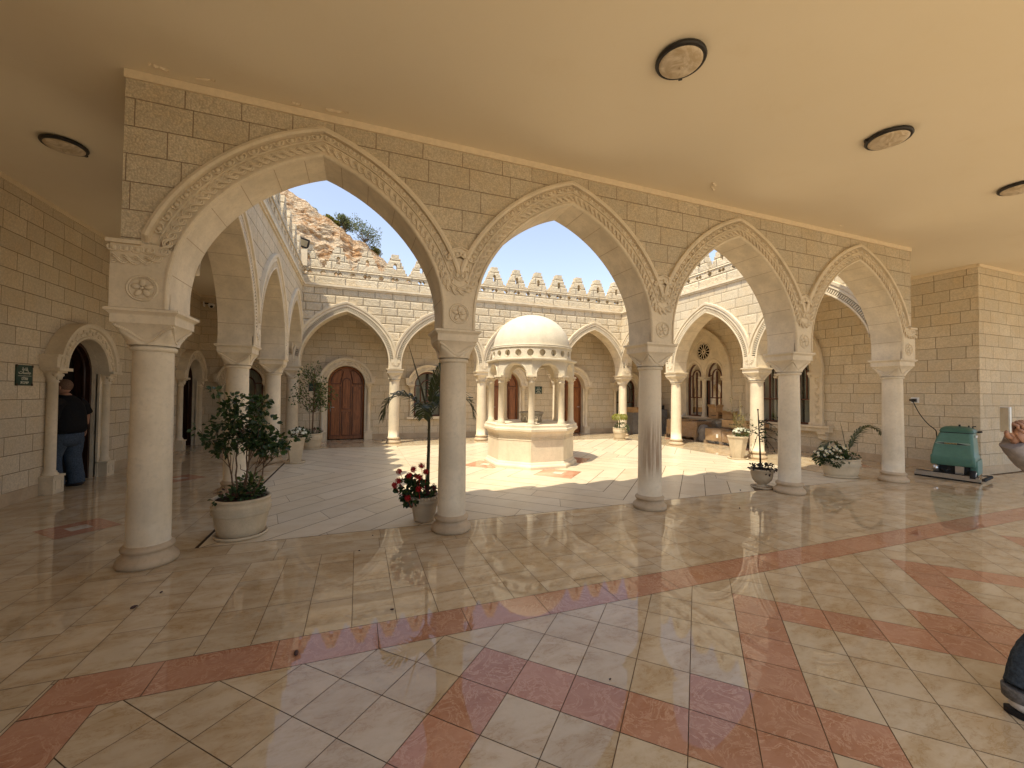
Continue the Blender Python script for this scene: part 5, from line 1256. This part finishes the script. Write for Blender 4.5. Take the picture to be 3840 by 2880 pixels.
# local: x along the squeegee (left to right as seen), y = towards the wall (depth)
def rr(x0,x1,y0,y1,r,n=4):
    P=[]
    for cx,cy,a in((x1-r,y0+r,-PI/2),(x1-r,y1-r,0),(x0+r,y1-r,PI/2),(x0+r,y0+r,PI)):
        for j in range(n+1):P.append((cx+r*cos(a+PI/2*j/n),cy+r*sin(a+PI/2*j/n)))
    return P
def loft(mb,secs,cap=True):
    n=len(secs[0][1]);vs=[(x,y,z) for z,P in secs for x,y in P]
    mb.add(vs,[(i*n+j,i*n+(j+1)%n,(i+1)*n+(j+1)%n,(i+1)*n+j) for i in range(len(secs)-1) for j in range(n)],True)
    if cap:mb.add(vs[:n],[tuple(range(n-1,-1,-1))],False);mb.add(vs[-n:],[tuple(range(n))],False)
m=MB();loft(m,[(.255,rr(.11,.66,.01,.66,.04)),(.27,rr(.10,.67,.0,.67,.045)),(.40,rr(.10,.67,.0,.67,.045)),(.43,rr(.105,.665,.005,.665,.045)),(.44,rr(.115,.655,.015,.655,.045)),(.60,rr(.135,.65,.04,.645,.05)),(.74,rr(.17,.64,.075,.63,.055)),(.845,rr(.205,.63,.115,.62,.06))]);m.build('tank',M['green'],sb)
m=MB();loft(m,[(.86,rr(.205,.645,.11,.63,.06)),(.885,rr(.205,.645,.11,.63,.06)),(.93,rr(.22,.61,.15,.60,.07)),(.955,rr(.26,.55,.20,.55,.08)),(.965,rr(.31,.50,.26,.5,.06))]);lid=m.build('lid',M['green2'],sb)
m=MB();loft(m,[(.845,rr(.21,.635,.12,.62,.06)),(.861,rr(.21,.635,.12,.62,.06))]);m.build('lid_seal',M['rub'],sb)
m=MB();loft(m,[(.10,rr(.585,.69,.12,.72,.03)),(.28,rr(.58,.69,.10,.72,.03)),(.36,rr(.60,.685,.11,.71,.03))]);m.build('side_skirt',M['green'],sb)
m=MB()
P=[(.16,.655),(.20,.675),(.59,.675),(.615,.655),(.58,.635),(.2,.635)]
fy=lambda z:.055 + (z-.655)*.25
m.add([(x,fy(z)-.004,z) for x,z in P]+[(x,fy(z)+.02,z) for x,z in P],[(0,1,2,3,4,5)]+[(j,(j+1)%6,6+(j+1)%6,6+j) for j in range(6)],False);m.build('badge_panel',plain('pale_green_strip',(.22,.30,.25),.4),sb)
P=[(.17,.656),(.28,.667),(.46,.666),(.59,.642),(.46,.640),(.28,.643)]
m=MB();m.add([(x,fy(z)-.010,z) for x,z in P]+[(x,fy(z),z) for x,z in P],[(0,1,2,3,4,5)]+[(j,(j+1)%6,6+(j+1)%6,6+j) for j in range(6)],False);bd=m.build('badge',M['rub'],sb)
m=MB()
for j in range(9):x=.295+j*.018;m.obox((x,fy(.655)-.012,.655),(.006,0,0),(0,.002,0),(0,0,.006))
m.build('badge_lettering',plain('gold_print',(.5,.36,.10),.4),sb)
m=MB();m.obox((.655,.36,.79),(.006,.02,0),(0,.05,0),(0,0,.02));m.build('side_sticker',M['paper'],sb)
m=MB();m.tube([(.45,.3,.965),(.45,.3,1.0)],.014,8);m.tube([(.56,.36,.955),(.56,.36,.985)],.01,8);m.tube([(.60,.45,.93),(.60,.45,.965),(.64,.45,.97)],.01,6);m.tube([(.64,.58,.86),(.70,.60,.87)],.018,8);m.build('control_knobs',M['rub'],sb)
m=MB();m.box(.18,.60,.08,.60,.10,.254);m.tube([(.22,.05,.2),(.3,.04,.14),(.35,.06,.2)],.02,6);m.build('chassis',M['rub'],sb)
m=MB();m.box(.42,.53,.03,.12,.10,.25);m.tube([(.17,.04,.24),(.17,.04,.13)],.045,12);m.build('brush_motor',M['steel'],sb)
m=MB();P=[(-.02,.10),(.0,.06),(.35,.0),(.72,.02)]
m.obox((.32,-.065,.095),(.40,0,-.012),(0,.018,0),(0,0,.016));m.obox((.32,-.075,.055),(.42,0,-.012),(0,.022,0),(0,0,.022));m.build('squeegee_bar',M['steel'],sb)
m=MB();m.obox((.32,-.075,.02),(.42,0,-.01),(0,.006,0),(0,0,.018));m.obox((.32,-.065,.118),(.40,0,-.012),(0,.02,0),(0,0,.004));m.build('squeegee_blade',M['rub'],sb)
def wheel(c,r,w):
    wt=MB();wt.tube([(c[0]-w/2,c[1],c[2]),(c[0]+w/2,c[1],c[2])],r,24);o=wt.build('wheel',M['rub'],sb)
    h=MB();h.tube([(c[0]+w/2,c[1],c[2]),(c[0]+w/2+.004,c[1],c[2])],r*.72,20);h.build('rim',M['white'],o);h=MB();h.tube([(c[0]+w/2+.003,c[1],c[2]),(c[0]+w/2+.01,c[1],c[2])],r*.5,20);h.tube([(c[0]+w/2,c[1],c[2]),(c[0]+w/2+.02,c[1],c[2])],.018,10);h.build('hub',M['rub'],o)
wheel((.645,.0,.103),.10,.07);wheel((.12,.42,.07),.07,.05)
m=MB();m.obox((.80,.12,.075),(.02,.30,0),(.02,-.0,.0),(0,0,.022));m.obox((.78,.30,.10),(.05,.05,0),(-.01,.03,0),(0,0,.006));m.build('rear_splash_bar',M['rub'],sb)
# power cable from the socket
cb=MB();P=[V((XR-.09,.775,1.43)),V((12.9,.70,1.27)),V((12.75,.55,1.10)),V((12.55,.35,.95)),V((12.25,.12,.88)),V((12.1,.03,.85)),V((12.08,.02,.60))]
Q_=[tuple(p) for p in P]
def chk3(P,n=2):
    for _ in range(n):
        R_=[P[0]]
        for a,b in zip(P,P[1:]):R_+=[tuple(a[i]*.75+b[i]*.25 for i in range(3)),tuple(a[i]*.25+b[i]*.75 for i in range(3))]
        P=R_+[P[-1]]
    return P
cb.tube(chk3(Q_),.008,6);tag(cb.build('power_cable',M['rub']),'thin black charging cable hanging from the wall socket to the floor scrubber','cable')
# dropped seeds / leaves on the floor
sd0=None
for x,y,r,lab in[(.27,-.90,.022,'dark seed pod on the marble floor near the first foreground column, larger one'),(.35,-.70,.013,'small dark seed on the marble just behind the larger pod'),(1.38,-1.82,.024,'dark pod lying on the red marble band'),(1.93,-1.51,.013,'small dark seed on the pale tiles right of the pod on the red band'),(1.85,.06,.010,'tiny seed on the floor left of the geranium pot'),(1.72,-.33,.010,'tiny seed on the pale tiles in front of the geranium pot'),(7.35,.33,.02,'dry dark leaf on the paving left of the goblet urn'),(6.45,-.42,.016,'dry dark leaf on the polished floor right of the stained column'),(2.95,-2.6,.008,'speck on the red diagonal tiles')]:
    m=MB();a=rnd.uniform(0,3);m.ell((0,0,r*.35),(r*cos(a),r*sin(a),0),(-r*.55*sin(a),r*.55*cos(a),0),(0,0,r*.4),8,5);m.ell((r*.8*cos(a),r*.8*sin(a),r*.3),(r*.4,0,0),(0,r*.3,0),(0,0,r*.25),6,4)
    o=m.build('seed_pod',plain('seed_brown',(.05,.02,.015),.5) if sd0 is None else sd0.data.materials[0],None,(x,y,.001));sd0=sd0 or o;tag(o,lab,'seed pod','seed pods on the floor')
# ---------------------------------------------------------------- people
def skin(name,verts,edges,radii,mat,parent=None,sub=2,loc=(0,0,0),root=0):
    me=bpy.data.meshes.new(name);me.from_pydata([tuple(v) for v in verts],edges,[]);o=bpy.data.objects.new(name,me);col.objects.link(o);o.location=loc
    md=o.modifiers.new('skin','SKIN');md.use_smooth_shade=True
    for i,r in enumerate(radii):
        sv=me.skin_vertices[0].data[i];sv.radius=(r,r) if not isinstance(r,tuple) else r;sv.use_root=(i==root)
    if sub:s=o.modifiers.new('sub','SUBSURF');s.levels=sub;s.render_levels=sub
    me.materials.append(mat)
    if parent:o.parent=parent
    return o
def chains(*cs):
    """each chain: list of (x,y,z,r); first point may be int index into previous verts"""
    v=[];e=[];r=[]
    for c in cs:
        prev=None
        for p in c:
            if isinstance(p,int):prev=p;continue
            v.append(p[:3]);r.append(p[3]);i=len(v)-1
            if prev is not None:e.append((prev,i))
            prev=i
    return v,e,r
def real(o):
    dg=bpy.context.evaluated_depsgraph_get();me=bpy.data.meshes.new_from_object(o.evaluated_get(dg));o.modifiers.clear();o.data=me;return o
M['skin']=plain('skin_tone',(.36,.19,.12),.55,.35,0,.1,25);M['jean']=plain('blue_denim',(.055,.075,.105),.9,.1,0,.3,70,.3);M['shirt']=plain('black_cotton',(.012,.012,.013),.9,.1,0,.2,40,.2);M['shoe']=plain('dark_shoe',(.03,.022,.018),.6,.3);M['hair']=plain('short_grey_brown_hair',(.16,.095,.06),.8,.2,0,.3,90,.4)
M['jacket']=plain('mauve_grey_jacket',(.25,.225,.215),.85,.15,0,.18,18,.5);M['djean']=plain('dark_denim',(.045,.058,.072),.9,.1,0,.35,80,.4);M['cuff']=plain('turned_denim_cuff',(.14,.13,.12),.9,.1,0,.3,60,.4);M['sole']=plain('black_sole',(.015,.013,.013),.6,.3);M['wsho']=plain('white_shoe',(.6,.55,.5),.6,.3)
def hand(name,par,o,ax,ay,az,s,curl,mat,thumb=1):
    """palm at o pointing along ax, ay across the fingers, az = palm normal (fingers curl towards it)"""
    o,ax,ay,az=V(o),V(ax).normalized(),V(ay).normalized(),V(az).normalized()
    m=MB();m.ell(o+ax*.045*s,ax*.055*s,ay*.042*s,az*.017*s,12,8);m.ell(o+ax*.01*s,ax*.04*s,ay*.030*s,az*.02*s,10,6)
    for i,(yy,L) in enumerate([(-.03,.068),(-.010,.078),(.011,.073),(.031,.056)]):
        p=o+ax*.085*s+ay*yy*s;d=ax.copy();P=[o+ax*.06*s+ay*yy*.9*s,p]
        for j,f in enumerate((.42,.32,.26)):
            an=curl*(.5,.9,.7)[j];d=(Matrix.Rotation(an,3,ay.cross(V((0,0,0))) if False else ax.cross(az).normalized())@d);p=p+d*L*f*s;P.append(p)
        m.tube(P,[.010*s,.0098*s,.009*s,.0082*s,.0065*s],8)
    d=(ax*.5-ay*.85*thumb+az*.25).normalized();p=o+ax*.02*s-ay*.028*thumb*s;P=[p]
    for L,b in((.035,.0),(.03,.35),(.024,.4)):
        d=(d+ax*b+az*b*.6).normalized();p=p+d*L*s;P.append(p)
    m.tube(P,[.014*s,.012*s,.0105*s,.007*s],8)
    return m.build(name,mat,par)
def ellsec(mb,secs,n=22):
    vs=[]
    for cx,cy,z,rx,ry in secs:
        for j in range(n):a=2*PI*j/n;vs.append((cx+rx*cos(a),cy+ry*sin(a),z))
    mb.add(vs,[(i*n+j,i*n+(j+1)%n,(i+1)*n+(j+1)%n,(i+1)*n+j) for i in range(len(secs)-1) for j in range(n)]+[tuple(range(n-1,-1,-1)),tuple((len(secs)-1)*n+j for j in range(n))],True)
def crv(P,rr,n=10):
    P=[V(p) for p in P];out=[];ro=[]
    for i in range(len(P)-1):
        p0=P[max(i-1,0)];p1=P[i];p2=P[i+1];p3=P[min(i+2,len(P)-1)]
        for q in range(n):
            t=q/n;out.append(.5*((2*p1)+(p2-p0)*t+(2*p0-5*p1+4*p2-p3)*t*t+(3*p1-p0-3*p2+p3)*t**3));ro.append(rr[i]+(rr[i+1]-rr[i])*t)
    return out+[P[-1]],ro+[rr[-1]]
def cloth(name,secs,limbs,mat,par,fold=.012,fs=.07):
    m=MB()
    if secs:ellsec(m,secs)
    for P,rr in limbs:
        a,b=crv(P,rr);m.tube(a,b,18)
    o=m.build(name,mat,par)
    s=o.modifiers.new('sub','SUBSURF');s.levels=1;s.render_levels=1
    tx=bpy.data.textures.new('folds','CLOUDS');tx.noise_scale=fs;d=o.modifiers.new('folds','DISPLACE');d.texture=tx;d.strength=fold;d.texture_coords='LOCAL'
    return o
# man stepping through the left doorway (walks towards -x, seen from behind)
px,py=-2.46,3.74
pm=thing('person','man in a black t-shirt and blue jeans stepping through the dark left doorway','person',(px,py,0),0)
# axes: forward = -x ; left = -y
pm.scale=(1.05,1.12,1.0)
v,e,r=chains([(0,0,.86,.13),(.0,.0,.98,.15),(.0,.0,1.13,.14),(0.0,0,1.28,.11),(-.01,0,1.37,.062),(-.03,-.005,1.44,.058)],[0,(-.02,-.10,.76,.10),(-.14,-.11,.46,.075),(-.02,-.12,.10,.05)],[0,(.02,.10,.76,.105),(-.0,.10,.44,.078),(.08,.09,.09,.052)],[3,(0,-.16,1.27,.05),(-.03,-.26,1.08,.05),(-.13,-.25,.90,.038)],[3,(.01,.16,1.27,.05),(.05,.31,1.07,.06),(.02,.335,.90,.05)])
bd=skin('body',v,e,r,M['skin'],pm)
m=MB();m.ell((-.05,-.01,1.515),(.098,0,0),(0,.076,0),(.02,0,.115),18,14);m.ell((-.145,-.01,1.50),(.022,0,0),(0,.014,0),(0,0,.022),8,6);m.ell((-.11,-.01,1.435),(.045,0,0),(0,.045,0),(0,0,.035),10,8)
for s in(-1,1):
    m.ell((-.045,-.01+s*.077,1.505),(.02,0,0),(0,.011,0),(0,0,.032),8,6);m.ell((-.135,-.01+s*.03,1.525),(.012,0,0),(0,.015,0),(0,0,.009),8,6)
m.ell((-.138,-.01,1.455),(.008,0,0),(0,.024,0),(0,0,.006),8,6);m.build('head',M['skin'],bd)
m=MB();m.ell((-.035,-.01,1.535),(.094,0,0),(0,.080,0),(.01,0,.102),18,12);m.build('hair',M['hair'],bd)
cloth('t_shirt',[(0,0,.80,.185,.235),(0,0,.86,.20,.25),(0,0,.98,.205,.25),(0,0,1.12,.19,.235),(0,0,1.25,.165,.225),(-.005,0,1.33,.125,.185),(-.01,0,1.385,.075,.09),(-.012,0,1.40,.066,.07)],[([(0,-.15,1.30),(-.01,-.235,1.22),(-.02,-.275,1.05)],[.095,.088,.082]),([(0,.15,1.30),(.03,.25,1.22),(.05,.315,1.10)],[.095,.088,.08])],M['shirt'],bd)
cloth('jeans',[(0,0,.60,.12,.17),(0,0,.70,.165,.215),(0,0,.80,.18,.225),(0,0,.845,.175,.215)],[([(-.01,-.10,.74),(-.08,-.11,.50),(-.05,-.12,.25),(-.015,-.12,.045)],[.125,.098,.085,.088]),([(.02,.10,.74),(.02,.105,.46),(.06,.095,.25),(.085,.09,.04)],[.13,.10,.09,.095])],M['jean'],bd)
for x,y in((-.06,-.12),(.04,.09)):
    m=MB();m.ell((x,y,.035),(.13,0,0),(0,.048,0),(0,0,.045),14,8);m.ell((x+.06,y,.05),(.06,0,0),(0,.042,0),(0,0,.05),10,8);m.build('shoe',M['shoe'],bd)
hand('hand',bd,(.02,.335,.89),(-.05,.02,-1),(-1,0,.05),(0,-1,0),1.05,.45,M['skin'],-1);hand('hand',bd,(-.14,-.25,.89),(-.2,0,-1),(-1,0,.1),(0,1,0),1.05,.45,M['skin'],-1)
# person taking a picture at the right edge
qx,qy=5.23,-3.51
pr_=thing('person','person in a mauve grey jacket and dark jeans holding up a phone at the right','person',(0,0,0))
hz=1.30;E1=(5.07,-3.415,1.15);Wr=(4.928,-3.36,1.272);SH=(qx-.08,qy+.16,1.33)
v,e,r=chains([(qx,qy,.84,.13),(qx,qy,1.0,.12),(qx,qy,1.18,.13),(qx,qy,1.30,.11),(qx-.02,qy,1.40,.048),(qx-.04,qy,1.46,.045)],[0,(qx-.08,qy+.09,.78,.085),(qx-.17,qy-.06,.47,.05),(4.70,-3.47,.13,.04)],[0,(qx+.05,qy-.09,.78,.085),(qx+.10,qy-.10,.44,.06),(qx+.24,qy-.10,.1,.04)],[3,(SH[0],SH[1],SH[2],.058),(*E1,.044),(*Wr,.029)],[3,(qx-.05,qy-.16,1.30,.05),(qx-.03,qy-.22,1.12,.04),(4.95,-3.41,1.29,.029)])
bd=skin('body',v,e,r,M['skin'],pr_)
m=MB();hx=qx-.05;m.ell((hx,qy,1.54),(.092,0,0),(0,.072,0),(.01,0,.112),16,12);m.ell((hx-.095,qy,1.525),(.022,0,0),(0,.013,0),(0,0,.02),8,6)
for s in(-1,1):m.ell((hx-.082,qy+s*.03,1.55),(.012,0,0),(0,.014,0),(0,0,.009),8,6);m.ell((hx+.01,qy+s*.073,1.535),(.018,0,0),(0,.01,0),(0,0,.03),8,6)
m.ell((hx-.088,qy,1.485),(.008,0,0),(0,.022,0),(0,0,.006),8,6);m.build('head',M['skin'],bd);m=MB();m.ell((hx+.02,qy,1.565),(.10,0,0),(0,.082,0),(0,0,.11),16,12);m.ell((hx+.06,qy,1.46),(.06,0,0),(0,.075,0),(0,0,.11),12,8);m.build('hair',M['shirt'],bd)
cloth('jacket',[(qx-.03,qy,.90,.17,.20),(qx-.03,qy,.96,.175,.205),(qx-.02,qy,1.1,.16,.195),(qx,qy,1.24,.14,.19),(qx,qy,1.32,.11,.16),(qx-.01,qy,1.37,.075,.085)],[([(qx-.02,qy+.14,1.30),(SH[0]-.03,SH[1]+.02,1.24),(E1[0],E1[1],E1[2]),(5.01,-3.39,1.18),(4.955,-3.368,1.235),(4.930,-3.36,1.268)],[.085,.08,.076,.066,.056,.050]),([(qx-.03,qy-.14,1.30),(qx-.03,qy-.22,1.14),(5.08,-3.56,1.15),(4.965,-3.43,1.26)],[.085,.075,.062,.045])],M['jacket'],bd,.022,.06)
cloth('jeans',[(qx,qy,.62,.12,.155),(qx,qy,.74,.15,.185),(qx,qy,.90,.15,.185),(qx,qy,.97,.14,.17)],[([(qx-.05,qy+.09,.76),(qx-.17,qy-.06,.48),(4.77,-3.49,.28),(4.68,-3.47,.11)],[.11,.085,.078,.072]),([(qx+.04,qy-.09,.76),(qx+.10,qy-.10,.44),(qx+.22,qy-.10,.12)],[.11,.088,.07])],M['djean'],bd,.012,.05)
m=MB();m.lathe([(.064,0),(.073,.004),(.075,.05),(.07,.055),(.062,.05)],24,(4.67,-3.47,.068));m.build('turned_cuff',M['cuff'],bd);m=MB();m.lathe([(.068,0),(.078,.004),(.080,.05),(.074,.055)],24,(qx+.24,qy-.10,.08));m.build('turned_cuff',M['cuff'],bd)
for x,y,ax_,ay_ in((4.655,-3.54,.22,-.975),(qx+.20,qy-.12,-.6,-.8)):
    A_=V((ax_,ay_,0));B_=V((-ay_,ax_,0));m=MB();m.ell((x,y,.050),A_*.115,B_*.043,V((0,0,.034)),18,10);m.ell(V((x,y,.068))-A_*.06,A_*.05,B_*.04,V((0,0,.045)),14,8);m.ell(V((x,y,.055))+A_*.06,A_*.055,B_*.044,V((0,0,.036)),14,8);s_=m.build('shoe',M['wsho'],bd)
    m=MB();ln=[V((x,y,0))+A_*.128*cos(q)+B_*.05*sin(q)*(1.06 if cos(q)>0 else .92) for q in[2*PI*j/28 for j in range(28)]];m.add([p+V((0,0,.002)) for p in ln]+[p+V((0,0,.028)) for p in ln],[(j,(j+1)%28,28+(j+1)%28,28+j) for j in range(28)]+[tuple(range(27,-1,-1)),tuple(range(28,56))],False);m.build('sole',M['sole'],s_)
hand('hand',bd,(4.93,-3.37,1.282),(-.30,.0,1),(.95,-.3,.25),(-.3,-.95,0),.95,1.5,M['skin'],1)
hand('hand',bd,(4.955,-3.405,1.27),(-.5,.3,.9),(.9,-.2,.4),(-.3,-.95,0),.9,1.5,M['skin'],-1)
ph=thing('phone','silver edged phone held upright in both hands at the right edge','phone',(4.885,-3.35,1.35),R(-44))
m=MB();m.box(-.005,.005,-.036,.036,-.03,.105);bevel(m.build('phone_body',M['steel'],ph),.003);m=MB();m.box(-.0062,-.0052,-.033,.033,-.02,.101);m.build('back_cover',M['steel'],ph);m=MB();m.box(.0052,.006,-.034,.034,-.02,.102);m.build('screen',M['glass'],ph)
# ---------------------------------------------------------------- hillside
from mathutils import noise as mn
def hill():
    m=MB();m.fix=False;N=150;Mx=90;vs=[]
    # ridge follows the silhouette measured in the photograph: x -> crest height
    prof=[(-60,30),(-25,26),(-9,23.2),(-5,21.0),(-3.7,20.3),(-2.7,19.4),(-1.1,18.6),(0,17.8),(.9,17.1),(2.4,16.4),(3.5,15.6),(4.3,15.0),(6,13.6),(9,11.8),(16,8),(30,4)]
    def crest(x):
        for (a,b),(c,d) in zip(prof,prof[1:]):
            if a<=x<=c:return b+(d-b)*(x-a)/(c-a)
        return prof[-1][1] if x>0 else prof[0][1]
    xs=[-40+ 70*i/N for i in range(N+1)] if False else [-22+44*i/N for i in range(N+1)]
    for j in range(Mx+1):
        f=j/Mx
        for x in xs:
            h=crest(x)*(1 if f<1 else 1);z=h*f;y=40-12*(1-f)**.9
            n=mn.fractal(V((x*.35,y*.35,z*.5)),1,2.1,6)*.9+mn.fractal(V((x*1.5,y,z*2.2)),1,2,4)*.35
            led=.35*abs(mn.noise(V((x*.25,3,z*1.6))))
            k_=min(1,(1-f)*9+.05)
            vs.append((x,y-n*.9*k_-led,z+(mn.noise(V((x*.8,0,4)))*.35+mn.noise(V((x*2.5,0,9)))*.18)*f))
    W_=N+1;fs=[(j*W_+i,j*W_+i+1,(j+1)*W_+i+1,(j+1)*W_+i) for j in range(Mx) for i in range(N)]
    # back slope
    b=len(vs)
    for i in range(W_):x,y,z=vs[Mx*W_+i];vs.append((x,y+6,z-.6));
    for i in range(W_):x,y,z=vs[Mx*W_+i];vs.append((x,y+60,0))
    for i in range(N):fs.append((Mx*W_+i,Mx*W_+i+1,b+i+1,b+i));fs.append((b+i,b+i+1,b+W_+i+1,b+W_+i))
    m.add(vs,fs,False);return m
t=NT('rocky_hillside');p=t.pos();n1=t.noise(p,.55,6,.65,.8);n2=t.noise(p,3.2,6,.7);n3=t.noise(t.scale(p,(1,1,2.5)),1.3,6,.7,1.2);vo=t.n('ShaderNodeTexVoronoi',feature='DISTANCE_TO_EDGE');t.l(t.scale(p,(1,1,1.8)),vo.inputs['Vector']);vo.inputs['Scale'].default_value=2.6
c=t.mix(t.rng(n1,.42,.58),(.56,.44,.30),(.42,.235,.11));c=t.mix(t.rng(n3,.48,.66),c,(.62,.52,.38));c=t.mix(t.rng(n2,.5,.72,0,.7),c,(.22,.11,.055));c=t.mix(t.rng(vo.outputs['Distance'],.0,.06,.5,0),c,(.16,.09,.05))
t.bump(t.m('ADD',n2,t.m('MULTIPLY',vo.outputs['Distance'],.8)),1,.35);tag(hill().build('hillside',t.fin(c,.95,.1)),kind='structure')
bush0=None
for i,(x,z,r,h,lab) in enumerate([(2.0,17.5,1.75,1.35,'large grey green olive tree on the ridge of the rocky hill'),(.05,18.5,.8,1.0,'smaller feathery tree left of the olive on the ridge'),(-.65,18.6,.35,.3,'small yellow green bush on the rocky slope'),(-1.35,18.95,.42,.3,'bright yellowish bush on the ridge left of the trees'),(-2.9,19.6,.32,.25,'little green bush highest on the ridge'),(3.1,16.25,.5,.35,'low green bush on the ridge below the olive tree')]):
    t=thing('ridge_tree' if i<2 else 'ridge_bush',lab,'tree' if i<2 else 'bush',(x,40.3,z-.5),group='trees and bushes on the ridge')
    m=MB();m.tube([(0,0,-1.2),(0,0,.1),(.05,0,.4)],[.12,.09,.04],6)
    for q in range(6):a=q*1.05;m.tube([(0,0,.0),(r*.5*cos(a),r*.5*sin(a),.45*h+.2)],[.05,.02],5)
    m.build('trunk',M['bark'],t);l=MB();l.fix=False
    for q in range(46 if i<2 else 22):
        v=ru();rr_=rnd.uniform(.3,1);c_=V((v.x*r*rr_,v.y*r*rr_,.45*h+.3+v.z*h*.75*rr_-.18*x*0));c_.z-=c_.x*.45;clump(l,c_,.30*r+.05,46,.16,.045,.3)
    l.build('crown',M['olive'] if i in(0,1) else leafmat('yellow_green_leaf',(.16,.15,.04)),t)
# ---------------------------------------------------------------- bird
b=MB();b.ell((0,0,0),(.09,0,0),(0,.03,0),(0,0,.03),8,6)
for s in(-1,1):b.add([(0.02,0,.01),(-.05,0,.01),(-.02,s*.22,.07),(.03,s*.2,.06)],[(0,1,2,3)])
o=b.build('bird',M['black'],None,(5.1,30,15.6),.6);tag(o,'tiny dark bird flying in the sky seen through the first arch','bird')
# ---------------------------------------------------------------- light, sky, camera
sx,sy=.43,.263
el=math.atan(1/math.hypot(sx,sy))
wd=bpy.data.worlds.new('World');sc.world=wd;wd.use_nodes=True;nt=wd.node_tree;bg=nt.nodes['Background'];sky=nt.nodes.new('ShaderNodeTexSky');sky.sky_type='NISHITA';sky.sun_disc=False
sky.sun_elevation=el;dx,dy=-sx,-sy;sky.sun_rotation=math.atan2(dx,dy);sky.air_density=1.0;sky.dust_density=1.5;sky.ozone_density=3.0
hs=nt.nodes.new('ShaderNodeHueSaturation');hs.inputs['Saturation'].default_value=.66;nt.links.new(sky.outputs[0],hs.inputs['Color']);nt.links.new(hs.outputs[0],bg.inputs[0]);bg.inputs[1].default_value=SKYS
L=bpy.data.lights.new('sun','SUN');L.energy=SUNE;L.angle=R(.53);L.color=(1,.90,.70);lo=bpy.data.objects.new('sun',L);col.objects.link(lo)
lo.rotation_euler=V((-sx,-sy,1)).to_track_quat('Z','Y').to_euler();lo.location=(-20,-20,40)
cd=bpy.data.cameras.new('camera');cam=bpy.data.objects.new('camera',cd);col.objects.link(cam);sc.camera=cam
cd.sensor_fit='HORIZONTAL';cd.sensor_width=36;cd.lens=880.5/2212*36;cd.clip_start=.05;cd.clip_end=3000
yaw,pit,rol=.3592904,.0220942,.0106616
fw3=V((sin(yaw)*cos(pit),cos(yaw)*cos(pit),sin(pit)));rt=V((cos(yaw),-sin(yaw),0));up=rt.cross(fw3);r2=rt*cos(rol)+up*sin(rol);u2=up*cos(rol)-rt*sin(rol)
cam.matrix_world=Matrix(((r2.x,u2.x,-fw3.x,1.68741),(r2.y,u2.y,-fw3.y,-4.44902),(r2.z,u2.z,-fw3.z,1.5),(0,0,0,1)))
vs=sc.view_settings;vs.view_transform='Standard';vs.look='None';vs.exposure=EXPO;vs.gamma=1
sc.cycles.max_bounces=12;sc.cycles.diffuse_bounces=8;sc.cycles.glossy_bounces=4;sc.cycles.transparent_max_bounces=16;sc.cycles.sample_clamp_indirect=6;sc.cycles.use_denoising=True
